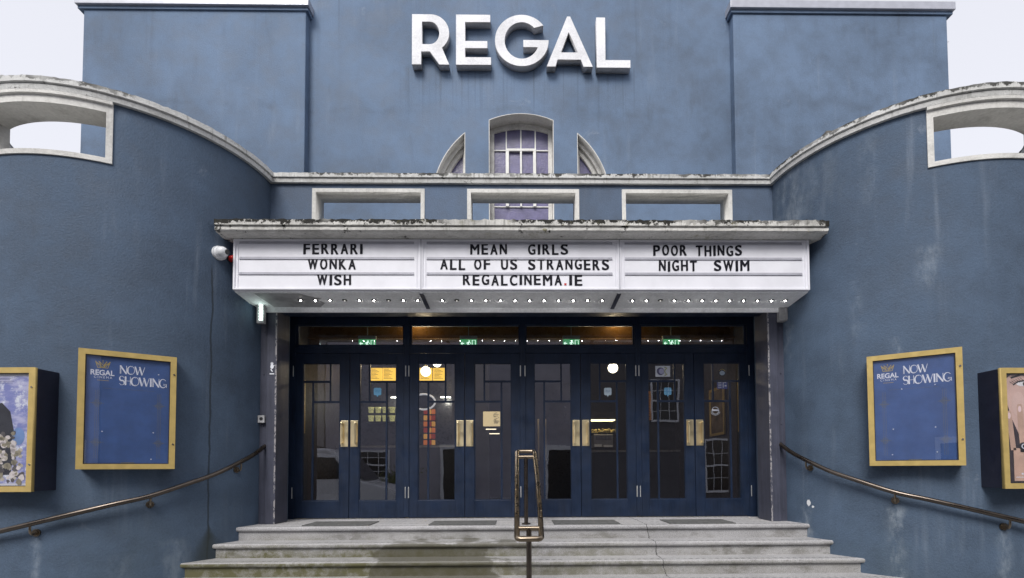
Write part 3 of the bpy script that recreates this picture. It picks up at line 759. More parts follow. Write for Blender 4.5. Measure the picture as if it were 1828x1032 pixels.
for k in range(3):
    a, b = MX[k], MX[k+1]
    pn = bmesh.new()
    box(pn, a+.012, b-.012, YF, 5.1725, 3.424, 3.945, .0015)
    p = obj('panel', pn, MARQ, MQ)
    tr = bmesh.new()
    for x0, x1 in ((a, a+.02), (b-.02, b)): box(tr, x0, x1, 5.155, 5.1705, 3.408, 3.953, .002)
    box(tr, a+.02, b-.02, 5.155, 5.1705, 3.408, 3.428, .002); box(tr, a+.02, b-.02, 5.155, 5.1705, 3.937, 3.953, .002)
    for x in (a+.045, b-.05): box(tr, x, x+.006, 5.16, 5.1685, 3.43, 3.935)
    obj('trim', tr, MARQ, p)
    if k < 2: obj('seam', B(b-.005, b+.005, 5.151, 5.1545, 3.405, 3.955), RAILW, p)
    for z in (3.918, 3.752, 3.586):
        r = bmesh.new(); box(r, a+.06, b-.075, 5.164, 5.1685, z-.014, z+.013, .001); box(r, a+.06, b-.075, 5.158, 5.164, z-.014, z-.009); 
        for x in (a+.08, (a+b)/2-.03, b-.11): cyl(r, (x, 5.165, z+.002), (x, 5.161, z+.002), .005, 8)
        obj('rail', r, RAILW, p)
    for wd, px0, px1, ln in WORDS[k]:
        tot = bmesh.new(); x0, x1 = mxp(px0), mxp(px1); ws = [NARROW.get(c, 1.0) for c in wd]
        gap = .46; un = (x1-x0)/(sum(ws)+gap*(len(wd)-1)); x = x0
        for c, w in zip(wd, ws):
            g1 = glyphs(c, 1.0, .004)
            dz = random.uniform(-.004, .004) - (.006 if (wd, c) in (('THINGS', 'H'), ('NIGHT', 'I')) else 0); z0 = LZ[ln]+dz-(.012 if k == 2 else 0)
            fit(g1, x, x+un*w, z0, z0+CAP+random.uniform(-.002, .002), YF-.0005)
            sh = random.uniform(-.015, .015)
            for v in g1.verts: v.co.x += (v.co.z-z0)*sh
            for q, dx_ in enumerate((-.0046, -.0015, .0017, .0048)):
                g2 = g1.copy()
                for v in g2.verts: v.co.x += dx_; v.co.y -= q*.0004; v.co.z += .0012*(q-1.5)
                join(tot, g2)
            g1.free(); x += un*(w+gap)
        obj('lettering', tot, BLACK, p)
    if k == 1: obj('full_stop', B(mxp(1002.5), mxp(1006.5), YF-.004, YF-.0005, LZ[2]-.002, LZ[2]+.020), simple('red_plastic', (.5, .02, .02), .4), p)
# faint plates behind letters are clear plastic; bulbs under the board
BULB = emitter('frosted_bulb_glow', (1, .97, .92), 27.0)
DIMB = emitter('dim_bulb_glass', (1, .95, .85), .35)
bp = None
for px in [535+25.9*i for i in range(9)]+[785.5+25.95*i for i in range(12)]+[1125.5+25.05*i for i in range(12)]:
    x = mxp(px)*1.035
    if bp is None:
        r = bmesh.new(); cyl(r, (0, 0, -.004), (0, 0, .002), .027, 18); bp = obj('lamp_holder', r, CHAR, MQ, local=True)
        q = bmesh.new(); ball(q, (0, 0, -.006), .0082, u=14, v=10); obj('light_bulb', q, BULB, bp, local=True, smooth=True); c = bp
    else: c = dup(bp, MQ)
    if int(px) in (612, 811, 966, 1175, 1351, 690):
        k_ = c.children[0]; k_.data = k_.data.copy(); k_.data.materials[0] = DIMB
    c.location = (x, 5.375-5.4, 3.3695-3.4)
pt = bmesh.new(); poly_pts = [(-2.90, 5.21), (-2.42, 5.21), (-2.33, 5.28), (-2.22, 5.33), (-2.30, 5.37), (-2.24, 5.45), (-2.33, 5.56), (-2.86, 5.56)]
for off in (0.0,):
    pt.faces.new([pt.verts.new((x+random.uniform(-.01, .01), y, 3.3855)) for x, y in poly_pts])
for v in pt.verts: v.co.z -= (v.co.y-5.18)*.085
obj('bare_patch', pt, PALEB, MQ)

# ================================================================ poster cases
def poster_case(name, label, ang, s, R, w, h, zb, depth, twist=0.0, group='gold framed poster cases'):
    cx = s*DX; a = RAD(ang); c = Vector((cx+R*cos(a), DY+R*sin(a), zb))
    t = thing(name, label, 'poster case', c, a+pi/2+RAD(twist), group)
    fr = .047
    obj('case', B(-w/2+.004, w/2-.004, -depth+.012, .10, .004, h-.004, .004), CASE, t, local=True)
    fm = plate([rect(-w/2, w/2, 0, h), rect(-w/2+fr, w/2-fr, fr, h-fr)], -depth-.016, -depth+.012)
    obj('frame', fm, GOLD, t, local=True)
    gs = plate([rect(-w/2+fr, w/2-fr, fr, h-fr), rect(-w/2+fr+.006, w/2-fr-.006, fr+.006, h-fr-.006)], -depth-.006, -depth+.011); obj('seal', gs, CHAR, t, local=True)
    obj('pane', B(-w/2+fr+.002, w/2-fr-.002, -depth-.003, -depth+.001, fr+.002, h-fr-.002), PGLASS, t, local=True)
    for z in (h*.22, h*.84):
        l = bmesh.new(); cyl(l, (w/2-.018, -depth-.022, z), (w/2-.018, -depth-.014, z), .008, 14); obj('lock', l, CHROME, t, local=True, smooth=True)
    return t, (-w/2+fr, w/2-fr, fr, h-fr, -depth+.010)
def ell(cx, cz, rx, rz, a0=0, a1=360, n=24): return [(cx+rx*cos(RAD(a0+(a1-a0)*k/n)), cz+rz*sin(RAD(a0+(a1-a0)*k/n))) for k in range(n+1)]
def deco(ch, bm, x, z, h, w, y, T):
    thin, thick = h*.05, h*.15
    P = lambda pts, ww: stroke(bm, [(x+a*w, z+b*h) for a, b in pts], ww, y)
    if ch == 'N': P([(.05, 0), (.05, 1)], thin); P([(.05, 1), (.95, 0)], thick); P([(.16, .75), (.16, 0)], thin*.8); P([(.95, 0), (.95, 1)], thin)
    elif ch == 'O':
        n = 30; P(ell(.5, .5, .5, .5, 0, 360, n), [thin+(thick-thin)*max(0, cos(2*pi*k/n+2.6))**2 for k in range(n+1)]); P(ell(.42, .5, .3, .45, 60, 300, 16), thin*.8)
    elif ch == 'W': P([(0, 1), (.27, 0)], thick); P([(.27, 0), (.52, 1)], thin); P([(.46, 1), (.73, 0)], thick); P([(.73, 0), (1, 1)], thin)
    elif ch == 'S':
        n = 14; pts = ell(.5, .74, .42, .26, 20, 250, n)+ell(.5, .26, .46, .26, 80, -160, n)
        P(pts, [thin+(thick*1.1-thin)*max(0, 1-abs(k-n-.5)/9) for k in range(len(pts))])
    elif ch == 'H': P([(.1, 0), (.1, 1)], thick); P([(.1, .5), (.9, .5)], thin); P([(.92, 0), (.92, 1)], thin)
    elif ch == 'I': P([(.5, 0), (.5, 1)], thick)
    elif ch == 'G':
        n = 24; P(ell(.5, .5, .5, .5, 40, 350, n), [thin+(thick-thin)*max(0, sin(pi*k/n))**2*.7 for k in range(n+1)]); P([(.55, .42), (1, .42), (1, .02)], thin); P([(.5, .3), (.8, .3)], thin*.8)
def now_showing(t, rc, seed):
    x0, x1, z0, z1, y = rc; w, h = x1-x0, z1-z0
    U = lambda u: x0+u*w; V = lambda v: z0+v*h
    pr = obj('poster', B(x0, x1, y-.0002, y+.003, z0, z1), BLUEP, t, local=True)
    yy = y-.0012
    bm = glyphs('REGAL', 1, .0006, .022); fit(bm, U(.055), U(.325), V(.818), V(.868), yy)
    join(bm, fit(glyphs('CINEMA', 1, .0006, 0, 1.5), U(.095), U(.300), V(.790), V(.810), yy))
    n = bmesh.new(); xx = U(.385)
    for ch, ww in (('N', .082), ('O', .085), ('W', .115)): deco(ch, n, xx, V(.847), h*.078, ww*w, yy, 0); xx += (ww+.006)*w
    xx = U(.38)
    for ch, ww in (('S', .062), ('H', .068), ('O', .092), ('W', .12), ('I', .028), ('N', .085), ('G', .085)): deco(ch, n, xx, V(.742), h*.082, ww*w, yy, 0); xx += (ww+.005)*w
    join(bm, n); obj('lettering', bm, PRW, pr, local=True)
    cb = bmesh.new(); cxx, cz, cw, ch_ = U(.19), V(.888), w*.16, h*.062
    for pts in ([(-.5, .85), (-.36, 0), (.36, 0), (.5, .85)], [(-.5, .85), (-.17, .05), (.0, 1.0), (.17, .05), (.5, .85)], [(-.5, .85), (-.22, .45), (-.05, .05)], [(.5, .85), (.22, .45), (.05, .05)], [(-.27, .9), (-.05, .05), (.27, .9)], [(.27, .9), (.1, .3), (-.27, .9)]):
        stroke(cb, [(cxx+a*cw, cz+b*ch_) for a, b in pts], .0052, yy)
    for a in (-.5, -.27, 0, .27, .5): disc(cb, (cxx+a*cw, cz+(1.03 if a == 0 else .9)*ch_), .004, .004, yy-.0002, 8)
    stroke(cb, [(U(.13), V(.772)), (U(.26), V(.772))], .0035, yy)
    obj('crown', cb, PRG, pr, local=True)
    ob = bmesh.new()
    for u in (.135, .865):
        for dx in (-.012, 0, .012): stroke(ob, [(U(u)+dx, V(.05)), (U(u)+dx, V(.68))], .002, yy)
        for v in (.56, .20):
            q = .035
            for k in (1, .66, .33): stroke(ob, [(U(u)-q*k, V(v)), (U(u), V(v)+q*k), (U(u)+q*k, V(v)), (U(u), V(v)-q*k), (U(u)-q*k, V(v))], .003, yy-.0001)
            stroke(ob, [(U(u)-q*1.4, V(v)), (U(u)+q*1.4, V(v))], .003, yy-.0002)
    stroke(ob, [(U(.2), V(.70)), (U(.8), V(.70))], .002, yy); stroke(ob, [(U(.42), V(.012)), (U(.58), V(.012))], .008, yy)
    obj('ornament', ob, PRGD, pr, local=True)
    pn = bmesh.new()
    for u, v in ((.2, .30), (.8, .30), (.78, .045), (.85, .865)) if seed == 0 else ((.36, .70), (.76, .72), (.24, .31), (.75, .315), (.22, .06), (.76, .08)): ball(pn, (U(u), yy, V(v)), .0055, u=8, v=6)
    obj('glint_dot', pn, PRW, t, local=True)  # white dots drawn in place of lamp glints on the glass
t, rc = poster_case('poster_case', 'gold framed blue NOW SHOWING case left of the entrance, above the rail', -57, -1, DR, .705, 1.07, 1.505, .115); now_showing(t, rc, 0)
t, rc = poster_case('poster_case', 'gold framed blue NOW SHOWING case right of the entrance, above the rail', -123.0, 1, DR, .705, 1.07, 1.505, .115, -2.0); now_showing(t, rc, 1)
def flat(t, name, polys, col, y, var=.15, sc=9):
    bm = bmesh.new()
    for p in polys: poly(bm, p, y)
    obj(name, bm, simple(name+'_ink', col, .5, var=var, scale=sc), t, local=True)
# film posters: plain stand-in pictures with the colours of the originals
t, rc = poster_case('poster_case', 'deep poster case with a lavender sky film poster, cut by the left picture edge', -91.0, -1, DR, .715, 1.06, 1.316, .165)
x0, x1, z0, z1, y = rc; U = lambda u: x0+u*(x1-x0); V = lambda v: z0+v*(z1-z0)
def skyprint():
    g = G('painted_sky_print'); o = g.obj(); z = g.sep(o)[2]
    n = g.noise(5, 6, .65, vec=o, stretch=(1, 1, 2.5)); c = g.mix(g.rng(n, .38, .62), (.22, .25, .54), (.54, .54, .72))
    c = g.mix(g.rng(g.noise(9, 6, .7, vec=o, off=(3, 3, 3)), .48, .62), c, (.85, .88, .90)); return g.bsdf(c, .5)
pr = obj('poster', B(x0, x1, y-.0002, y+.003, z0, z1), simple('poster_border', (.66, .66, .70), .5, var=.03), t, local=True)
obj('picture', poly(bmesh.new(), rect(U(.035), U(.965), V(.025), V(.975)), y-.0008), skyprint(), pr, local=True)
flat(pr, 'figure', [[(U(.35), V(.1)), (U(.75), V(.1)), (U(.80), V(.42)), (U(.72), V(.66)), (U(.6), V(.74)), (U(.45), V(.7))]], (.016, .018, .024), y-.0014)
random.seed(3)
for k, col in enumerate(((.50, .46, .38), (.10, .09, .085), (.72, .66, .62), (.30, .27, .18))):
    ps = []
    for q in range(26):
        cu, cvv = random.uniform(.42, .93), random.uniform(.04, .32)
        if q < 8: cu, cvv = random.uniform(.6, .8), random.uniform(.3, .48)
        r = random.uniform(.012, .035); n = 7
        ps.append([(U(cu)+r*random.uniform(.5, 1.2)*cos(2*pi*i/n), V(cvv)+r*random.uniform(.5, 1.2)*sin(2*pi*i/n)) for i in range(n)])
    flat(pr, 'ruffle', ps, col, y-.0020-.0005*k)
flat(pr, 'balloon', [ell(U(.84), V(.44), .055, .075)[:-1]], (.17, .30, .56), y-.0015)
tb = bmesh.new()
for v, a, b in ((.955, .3, .72), (.945, .34, .70), (.93, .2, .76), (.915, .3, .74), (.80, .3, .42), (.80, .46, .56)): stroke(tb, [(U(a), V(v)), (U(b), V(v))], .004, y-.0014)
obj('small_print', tb, simple('dark_violet_ink', (.10, .10, .22), .5), pr, local=True)
t, rc = poster_case('poster_case', 'deep poster case with a face and hand film poster, at the right picture edge', -90.0, 1, DR, .715, 1.06, 1.300, .165)
x0, x1, z0, z1, y = rc
pr = obj('poster', B(x0, x1, y-.0002, y+.003, z0, z1), simple('dark_hair_print', (.030, .020, .026), .5, var=.5, scale=14), t, local=True)
flat(pr, 'face', [[(U(.01), V(.94)), (U(.10), V(.99)), (U(.95), V(.99)), (U(.97), V(.5)), (U(.8), V(.3)), (U(.5), V(.24)), (U(.22), V(.40)), (U(.10), V(.58)), (U(.03), V(.74))]], (.66, .46, .39), y-.0008, .1, 5)
flat(pr, 'cheek', [ell(U(.20), V(.72), .06, .11)[:-1]], (.72, .52, .45), y-.0013, .05)
flat(pr, 'eye_white', [ell(U(.30), V(.905), .075, .022)[:-1]], (.8, .78, .78), y-.0014)
flat(pr, 'iris', [ell(U(.31), V(.905), .024, .022)[:-1]], (.02, .018, .018), y-.0019)
eb = bmesh.new(); stroke(eb, [(U(.13), V(.895)), (U(.2), V(.925)), (U(.3), V(.935)), (U(.42), V(.92))], .012, y-.0019); stroke(eb, [(U(.1), V(.96)), (U(.25), V(.99)), (U(.5), V(.985))], .016, y-.0019)
for k in range(6): stroke(eb, [(U(.14+.03*k), V(.90+.006*k)), (U(.08+.03*k), V(.925+.008*k))], .004, y-.0019)
obj('eyelash', eb, CHAR, pr, local=True)
fs = []
for cx_, bz, tz, w_, lean in ((.07, .30, .66, .045, -.01), (.21, .28, .72, .05, .0), (.36, .28, .70, .05, .02), (.50, .28, .63, .045, .06)):
    a = U(cx_); ww = w_/2*1.05
    fs.append([(a-ww+.02, V(bz)), (a+ww+.02, V(bz)), (a+ww+lean, V(tz-.04)), (a+ww*.7+lean, V(tz)), (a-ww*.7+lean, V(tz)), (a-ww+lean, V(tz-.04))])
fs.append([(U(.10), V(.02)), (U(.62), V(.02)), (U(.66), V(.30)), (U(.1), V(.32))])
flat(pr, 'hand', fs, (.60, .40, .30), y-.0022, .12, 8)
flat(pr, 'nail', [ell(U(c)+l, V(tz-.045), .015, .028, n=12)[:-1] for c, tz, l in ((.07, .66, -.01), (.21, .72, 0), (.36, .70, .02), (.50, .63, .06))], (.86, .66, .66), y-.0027, .03)
flat(pr, 'ring', [ell(U(.25), V(.335), .045, .035)[:-1]], (.015, .015, .02), y-.0030)
rb = fit(glyphs('G', 1, .0004, .01), U(.25)-.022, U(.25)+.022, V(.335)-.022, V(.335)+.022, y-.0036); obj('ring_letter', rb, PRW, pr, local=True)
tb = bmesh.new(); stroke(tb, [(U(.12), V(.055)), (U(.55), V(.055))], .006, y-.0036); stroke(tb, [(U(.2), V(.085)), (U(.23), V(.085))], .014, y-.0036); obj('small_print', tb, PRW, pr, local=True)

# ================================================================ handrails on the drums
def wall_rail(s, label, angs, brk):
    cx = s*DX; t = thing('wall_handrail', label, 'handrail', (s*3.54, 4.65, 0), 0, 'bronze handrails on the curved walls')
    pts = [(cx+1.555*cos(RAD(a if s < 0 else -180-a)), DY+1.555*sin(RAD(a if s < 0 else -180-a)), z) for a, z in angs]
    bm = bmesh.new(); tube(bm, spline(pts, 8), .0225, 14); obj('rail', bm, BRONZE, t, smooth=True)
    for a, z in brk:
        aa = RAD(a if s < 0 else -180-a); o = Vector((cos(aa), sin(aa), 0)); c0 = Vector((cx, DY, 0))
        bm = bmesh.new(); wp = c0+o*DR+Vector((0, 0, z-.085))
        cyl(bm, wp-o*.01, wp+o*.012, .033, 18); cyl(bm, wp+o*.012, wp+o*.02, .022, 14)
        rp = c0+o*1.555+Vector((0, 0, z-.02))
        tube(bm, spline([wp+o*.015, wp+o*.045+Vector((0, 0, -.012)), c0+o*1.55+Vector((0, 0, z-.075)), rp], 5), .009, 8)
        obj('bracket', bm, BRONZE2, t, smooth=True)
RA = [(-120, .83), (-105, .90), (-91.5, .972), (-84, 1.021), (-70.2, 1.118), (-60, 1.19), (-50.8, 1.252), (-39.2, 1.367), (-31, 1.45), (-23.2, 1.548), (-15, 1.655), (-8.0, 1.765)]
wall_rail(-1, 'bronze tube handrail sweeping up the left curved wall to the doors', RA, ((-106, .895), (-82.4, 1.033), (-50.7, 1.253), (-20.5, 1.578)))
wall_rail(1, 'bronze tube handrail sweeping up the right curved wall to the doors', RA, ((-106, .895), (-82.4, 1.033), (-51, 1.253), (-21.2, 1.57)))

# ================================================================ free-standing loop rail
t = thing('stair_handrail', 'bronze loop handrail on two posts in the middle of the steps', 'handrail', (.012, 4.7, .3))
A, Bq = Vector((.012, 3.97, .925)), Vector((.012, 5.62, 1.69)); d = (Bq-A); L = d.length; d.normalize(); r_ = .10; rc_ = .035
pts = []
def corner(cx_, s_, a0, a1, rr):
    for k in range(7):
        a = RAD(a0+(a1-a0)*k/6); pts.append(A+d*(s_+rr*sin(a))+Vector((cx_+rr*cos(a), 0, 0)))
corner(r_-rc_, rc_, -90, 0, rc_)
pts += [A+d*s_+Vector((r_+.008*sin(pi*s_/L), 0, 0)) for s_ in (L*.3, L*.5, L*.7)]
corner(r_-rc_, L-rc_, 0, 90, rc_); corner(-r_+rc_, L-rc_, 90, 180, rc_)
pts += [A+d*s_+Vector((-r_, 0, 0)) for s_ in (L*.7, L*.5, L*.3)]
corner(-r_+rc_, rc_, 180, 270, rc_)
bm = bmesh.new(); tube(bm, pts, .0235, 14, closed=True); obj('rail', bm, BRONZE2, t, smooth=True)
for s_, zb in ((.16, .27), (L-.16, .87)):
    p = A+d*s_; bm = bmesh.new(); tube(bm, [p+Vector((-r_, 0, 0)), p+Vector((r_, 0, 0))], .021, 12); obj('crossbar', bm, BRONZE2, t, smooth=True)
    bm = bmesh.new(); tube(bm, [(p.x, p.y, zb), (p.x, p.y, p.z)], .0225, 14); cyl(bm, (p.x, p.y, zb), (p.x, p.y, zb+.012), .05, 20); obj('post', bm, BRONZE, t, smooth=True)

# ================================================================ small things on the front
def on_drum(s, ang, z, r=DR):
    a = RAD(ang); return Vector((s*DX+r*cos(a), DY+r*sin(a), z)), a
c, a = on_drum(-1, -29.5, 3.78)
t = thing('security_camera', 'white dome security camera on the left curved wall below the canopy', 'camera', c, a+pi/2)
bm = bmesh.new(); cyl(bm, (0, .02, 0), (0, -.03, 0), .072, 24); cyl(bm, (0, -.03, 0), (0, -.055, 0), .066, 24, .058); obj('base', bm, WHITEP, t, local=True, smooth=True)
bm = bmesh.new(); ball(bm, (0.0, -.07, 0.0), .055, u=24, v=16); obj('housing', bm, WHITEP, t, local=True, smooth=True)
bm = bmesh.new(); q = Vector((.35, -.85, -.05)).normalized(); p0 = Vector((0, -.07, 0)); cyl(bm, p0+q*.045, p0+q*.062, .026, 18); obj('lens', bm, CHAR, t, local=True, smooth=True)
c, a = on_drum(-1, -24.7, 3.765)
t = thing('alarm_beacon', 'small red lamp beside the white dome camera', 'lamp', c, a+pi/2)
bm = bmesh.new(); cyl(bm, (0, .02, 0), (0, -.02, 0), .038, 18); obj('base', bm, CHAR, t, local=True, smooth=True)
bm = bmesh.new(); cyl(bm, (0, -.02, 0), (0, -.05, 0), .034, 18); ball(bm, (0, -.05, 0), .034, sy=.8); obj('lens', bm, RED, t, local=True, smooth=True)
LED = emitter('led_glow', (.80, 1, .90), 1.3)
t = thing('strip_lamp', 'lit white LED strip lamp hanging under the left end of the letter board', 'lamp', (-2.985, 5.50, 3.15))
obj('housing', B(-.045, .04, .0, .05, 0, .235, .006), PALEB, t, local=True)
bm = bmesh.new()
for k in range(6): box(bm, -.014, .026, -.008, .002, .03+k*.033, .053+k*.033, .002)
obj('diode', bm, LED, t, local=True)
ld = bpy.data.lights.new('strip_lamp_light', 'POINT'); ld.energy = 0.10; ld.color = (.78, 1, .9); ld.shadow_soft_size = .05
lo = bpy.data.objects.new('light', ld); COL.objects.link(lo); lo.parent = t; lo.location = (.03, -.05, .12)
t = thing('bracket_block', 'pale square block fixed below the right end of the letter board', 'bracket', (3.035, 5.57, 3.20))
obj('block', B(-.062, .03, 0, .1, 0, .19, .005), PALEB, t, local=True); obj('cover', B(-.005, .028, -.012, -.0005, .01, .186, .003), PALEB, t, local=True)
t = thing('junction_box', 'small grey switch box on the left door pillar', 'switch box', (-3.015, 5.645, 2.03))
obj('box', B(-.04, .035, -.04, .0, 0, .085, .004), PALEB, t, local=True); bm = bmesh.new(); disc(bm, (0, .045), .02, .02, -.0415); obj('button', bm, CHAR, t, local=True)
bm = bmesh.new()
# white hand sign on the pillar
for k, (dx, zz) in enumerate(((-.012, .055), (0, .062), (.011, .054))): stroke(bm, [(dx*.6, .015), (dx, zz)], .0085, -.001)
disc(bm, (0, .008), .019, .026, -.0012); stroke(bm, [(.014, .005), (.026, .028)], .008, -.001); stroke(bm, [(-.014, -.02), (.006, -.05)], .012, -.001)
stroke(bm, [(-.026, -.075), (.026, -.075)], .012, -.001)
sn = obj('wall_sticker', bm, PRW); sn.location = (-2.905, 5.617, 2.67); tag(sn, 'small white hand symbol on the left door pillar', 'sticker')
mt0 = None
for x, lab in ((-2.09, 'grey rubber mat before the doors nearest the left pillar'), (-.70, 'grey rubber mat before the doors left of the loop handrail'), (.69, 'grey rubber mat before the doors right of the loop handrail'), (1.98, 'grey rubber mat before the doors nearest the right pillar')):
    if mt0 is None: m = mt0 = obj('door_mat', B(-.37, .37, -.2, .2, 0, .009, .003), MATG)
    else: m = dup(mt0)
    m.location = (x, 5.62, .8705); tag(m, lab, 'mat', 'mats in front of the doors')
t = thing('television_aerial', 'thin wire aerial beyond the right end of the roof', 'aerial', (7.19, 8.3, 8.7))
bm = bmesh.new(); tube(bm, [(0, 0, -.3), (0, 0, .35)], .008, 6); obj('mast', bm, PALEB, t, local=True)
bm = bmesh.new(); tube(bm, [(-.05, 0, .16), (.42, 0, .34)], .006, 6); tube(bm, [(.05, 0, .21), (.26, 0, .08)], .005, 6); obj('boom', bm, PALEB, t, local=True)

# ================================================================ lobby fittings seen through the glass
MENU = G('backlit_menu'); MENU = MENU.bsdf((.5, .33, .05), .4, emit=(.85, .50, .06), estr=.85)
INK = simple('brown_menu_print', (.10, .06, .02), .5)
mn = None
for i, (x0, x1) in enumerate(((-2.82, -2.585), (-2.565, -2.345), (-1.90, -1.655), (-1.635, -1.41))):
    xc = (x0+x1)/2*1.055
    if mn is None:
        mn = thing('menu_board', '', 'menu board', (0, 9.5, 3.10), 0, 'lit yellow menu boards behind the glass')
        obj('panel', B(-.125, .125, 0, .03, 0, .25, .004), MENU, mn, local=True)
        bm = bmesh.new()
        for k in range(8): stroke(bm, [(-.10, .225-.026*k), (.0+.09*((k*7) % 5)/5, .225-.026*k)], .008, -.002)
        obj('menu_print', bm, INK, mn, local=True); m = mn
    else: m = dup(mn)
    m.location = (xc, 9.5, 3.215)
    m['label'] = ('lit yellow menu board seen leftmost, through the second door', 'lit yellow menu board beside the second door hinge, right of its twin', 'lit yellow menu board behind the globe lamp, in the third door', 'lit yellow menu board with the half-hidden globe over it, third door')[i]
GLOBE = emitter('warm_globe_glow', (1.0, .90, .66), 2.6)
gp = None
for x, y, z, lab in ((-1.514, 7.6, 3.015, 'round glowing globe lamp in front of the yellow menu boards'), (-1.47, 8.4, 3.33, 'round globe lamp half cut by the top of the third door glass'), (1.422, 7.6, 3.065, 'round glowing globe lamp in the sixth door from the left'), (1.12, 8.6, 3.42, 'globe lamp barely showing at the top of the sixth door')):
    if gp is None:
        gp = thing('globe_lamp', lab, 'pendant lamp', (x, y, z), 0, 'globe lamps in the lobby')
        bm = bmesh.new(); ball(bm, (0, 0, 0), .078, u=24, v=16); obj('globe', bm, GLOBE, gp, local=True, smooth=True)
        bm = bmesh.new(); tube(bm, [(0, 0, .075), (0, 0, .55)], .008, 8); cyl(bm, (0, 0, .068), (0, 0, .10), .03, 14); obj('stem', bm, BRASS, gp, local=True, smooth=True)
        ld = bpy.data.lights.new('globe_lamp_light', 'POINT'); ld.energy = 7; ld.color = (1, .8, .5); ld.shadow_soft_size = .08
        lo = bpy.data.objects.new('light', ld); COL.objects.link(lo); lo.parent = gp; lo.location = (0, -.12, -.02); g_ = gp
    else: g_ = dup(gp)
    g_.location = (x, y, z); g_['label'] = lab
# warm lamps washing the wooden bulkhead
for x, lab in ((-1.62, 'warm spot lamp at the wooden bulkhead over the left doors'), (1.45, 'warm spot lamp at the wooden bulkhead over the right doors')):
    t = thing('spot_lamp', lab, 'lamp', (x, 7.40, 3.84), 0, 'spot lamps on the lobby ceiling')
    bm = bmesh.new(); cyl(bm, (0, 0, 0), (0, 0, .05), .045, 18); obj('housing', bm, CHAR, t, local=True, smooth=True)
    bm = bmesh.new(); cyl(bm, (0, 0, -.006), (0, 0, .001), .034, 18); obj('lens', bm, GLOBE, t, local=True)
    ld = bpy.data.lights.new('spot_lamp_light', 'POINT'); ld.energy = 1.6; ld.color = (1, .68, .30); ld.shadow_soft_size = .03
    lo = bpy.data.objects.new('light', ld); COL.objects.link(lo); lo.parent = t; lo.location = (0, -.02, -.05)
EXG = emitter('exit_green_glow', (.05, .42, .14), .35, (.03, .3, .1)); EXW = emitter('exit_white_glow', (.75, 1, .85), .8); EXF = simple('exit_housing', (.35, .38, .36), .4)
ex = None
for x, lab in ((-2.217, 'green running figure exit sign over the first pair of doors'), (-.778, 'green running figure exit sign over the second pair of doors'), (.694, 'green running figure exit sign over the third pair of doors'), (2.134, 'green running figure exit sign over the last pair of doors')):
    if ex is None:
        ex = thing('exit_sign', lab, 'exit sign', (x, 6.9, 3.225), 0, 'green exit signs above the doors')
        bm = B(-.125, .125, .0, .05, .115, .165, .004); box(bm, -.006, .006, .02, .03, .165, .7); obj('housing', bm, EXF, ex, local=True)
        obj('panel', B(-.12, .12, .012, .022, 0, .114), EXG, ex, local=True)
        bm = bmesh.new(); yy = .0108
        disc(bm, (.012, .088), .011, .011, yy); stroke(bm, [(.006, .076), (-.006, .046)], .02, yy); stroke(bm, [(-.006, .046), (.018, .036), (.014, .012)], .011, yy); stroke(bm, [(-.006, .046), (-.022, .03), (-.042, .028)], .011, yy); stroke(bm, [(.006, .072), (.03, .062), (.036, .05)], .008, yy); stroke(bm, [(.004, .074), (-.018, .068), (-.026, .052)], .008, yy)
        stroke(bm, [(.055, .01), (.055, .10), (.10, .10), (.10, .01)], .008, yy); stroke(bm, [(-.10, .055), (-.06, .055)], .012, yy); stroke(bm, [(-.085, .075), (-.105, .055), (-.085, .035)], .010, yy)
        obj('pictogram', bm, EXW, ex, local=True); e = ex
    else: e = dup(ex)
    e.location = (x, 6.9, 3.225); e['label'] = lab
sl = None
for x, lab in ((-2.42, 'small white strip light under the shelf in the second door'), (-1.47, 'small white strip light above the sweets in the third door')):
    if sl is None:
        sl = thing('strip_light', lab, 'lamp', (x, 9.4, 2.86), 0, 'strip lights over the serving counter')
        obj('tube', B(-.10, .10, -.02, .0, 0, .018, .004), emitter('cool_tube_glow', (1, .97, .85), 3.0), sl, local=True)
        obj('housing', B(-.11, .11, -.015, .1, .018, .05, .003), CHAR, sl, local=True)
        ld = bpy.data.lights.new('strip_light_lamp', 'POINT'); ld.energy = 3; ld.color = (1, .95, .8); ld.shadow_soft_size = .05
        lo = bpy.data.objects.new('light', ld); COL.objects.link(lo); lo.parent = sl; lo.location = (0, -.06, -.04); q = sl
    else: q = dup(sl)
    q.location = (x, 9.4, 2.86); q['label'] = lab
# shelf of popcorn tubs, counters, till, sweet stand, pictures
SH = simple('dark_shelf', (.03, .03, .032), .4)
t = thing('wall_shelf', 'dark two tier wall shelf with cream popcorn tubs, behind the second door', 'shelf', (-2.62, 9.3, 2.40))
for k, z in enumerate((-.02, .14)): obj('board', B(-.36, .36, -.02, .22, z, z+.018, .002), SH, t, local=True)
ld = bpy.data.lights.new('shelf_light', 'POINT')
TUB = G('cream_tub_glow'); o_ = TUB.obj(); tz = TUB.sep(o_)[2]
TUB = TUB.bsdf(TUB.mix(TUB.mul(TUB.rng(tz, .035, .04), TUB.rng(tz, .09, .085), TUB.rng(TUB.noise(40, 2, vec=o_), .45, .5)), (.62, .60, .26), (.07, .06, .03)), .5, emit=(.62, .60, .26), estr=.22)  # weak glow added to brighten the paper tubs
tub = None; names = ('first', 'second', 'third', 'fourth', 'fifth')
for r in range(2):
    for k in range(5):
        if tub is None:
            bm = bmesh.new(); cyl(bm, (0, 0, 0), (0, 0, .11), .042, 18, .056); cyl(bm, (0, 0, .11), (0, 0, .117), .059, 18, .059); tub = obj('popcorn_tub', bm, TUB); u_ = tub
        else: u_ = dup(tub)
        u_.location = (-2.62+(-.27+.135*k), 9.36, 2.399+.16*r); tag(u_, f'cream popcorn tub, {names[k]} from the left on the {"lower" if r == 0 else "upper"} shelf board', 'tub', 'popcorn tubs on the lobby shelf')
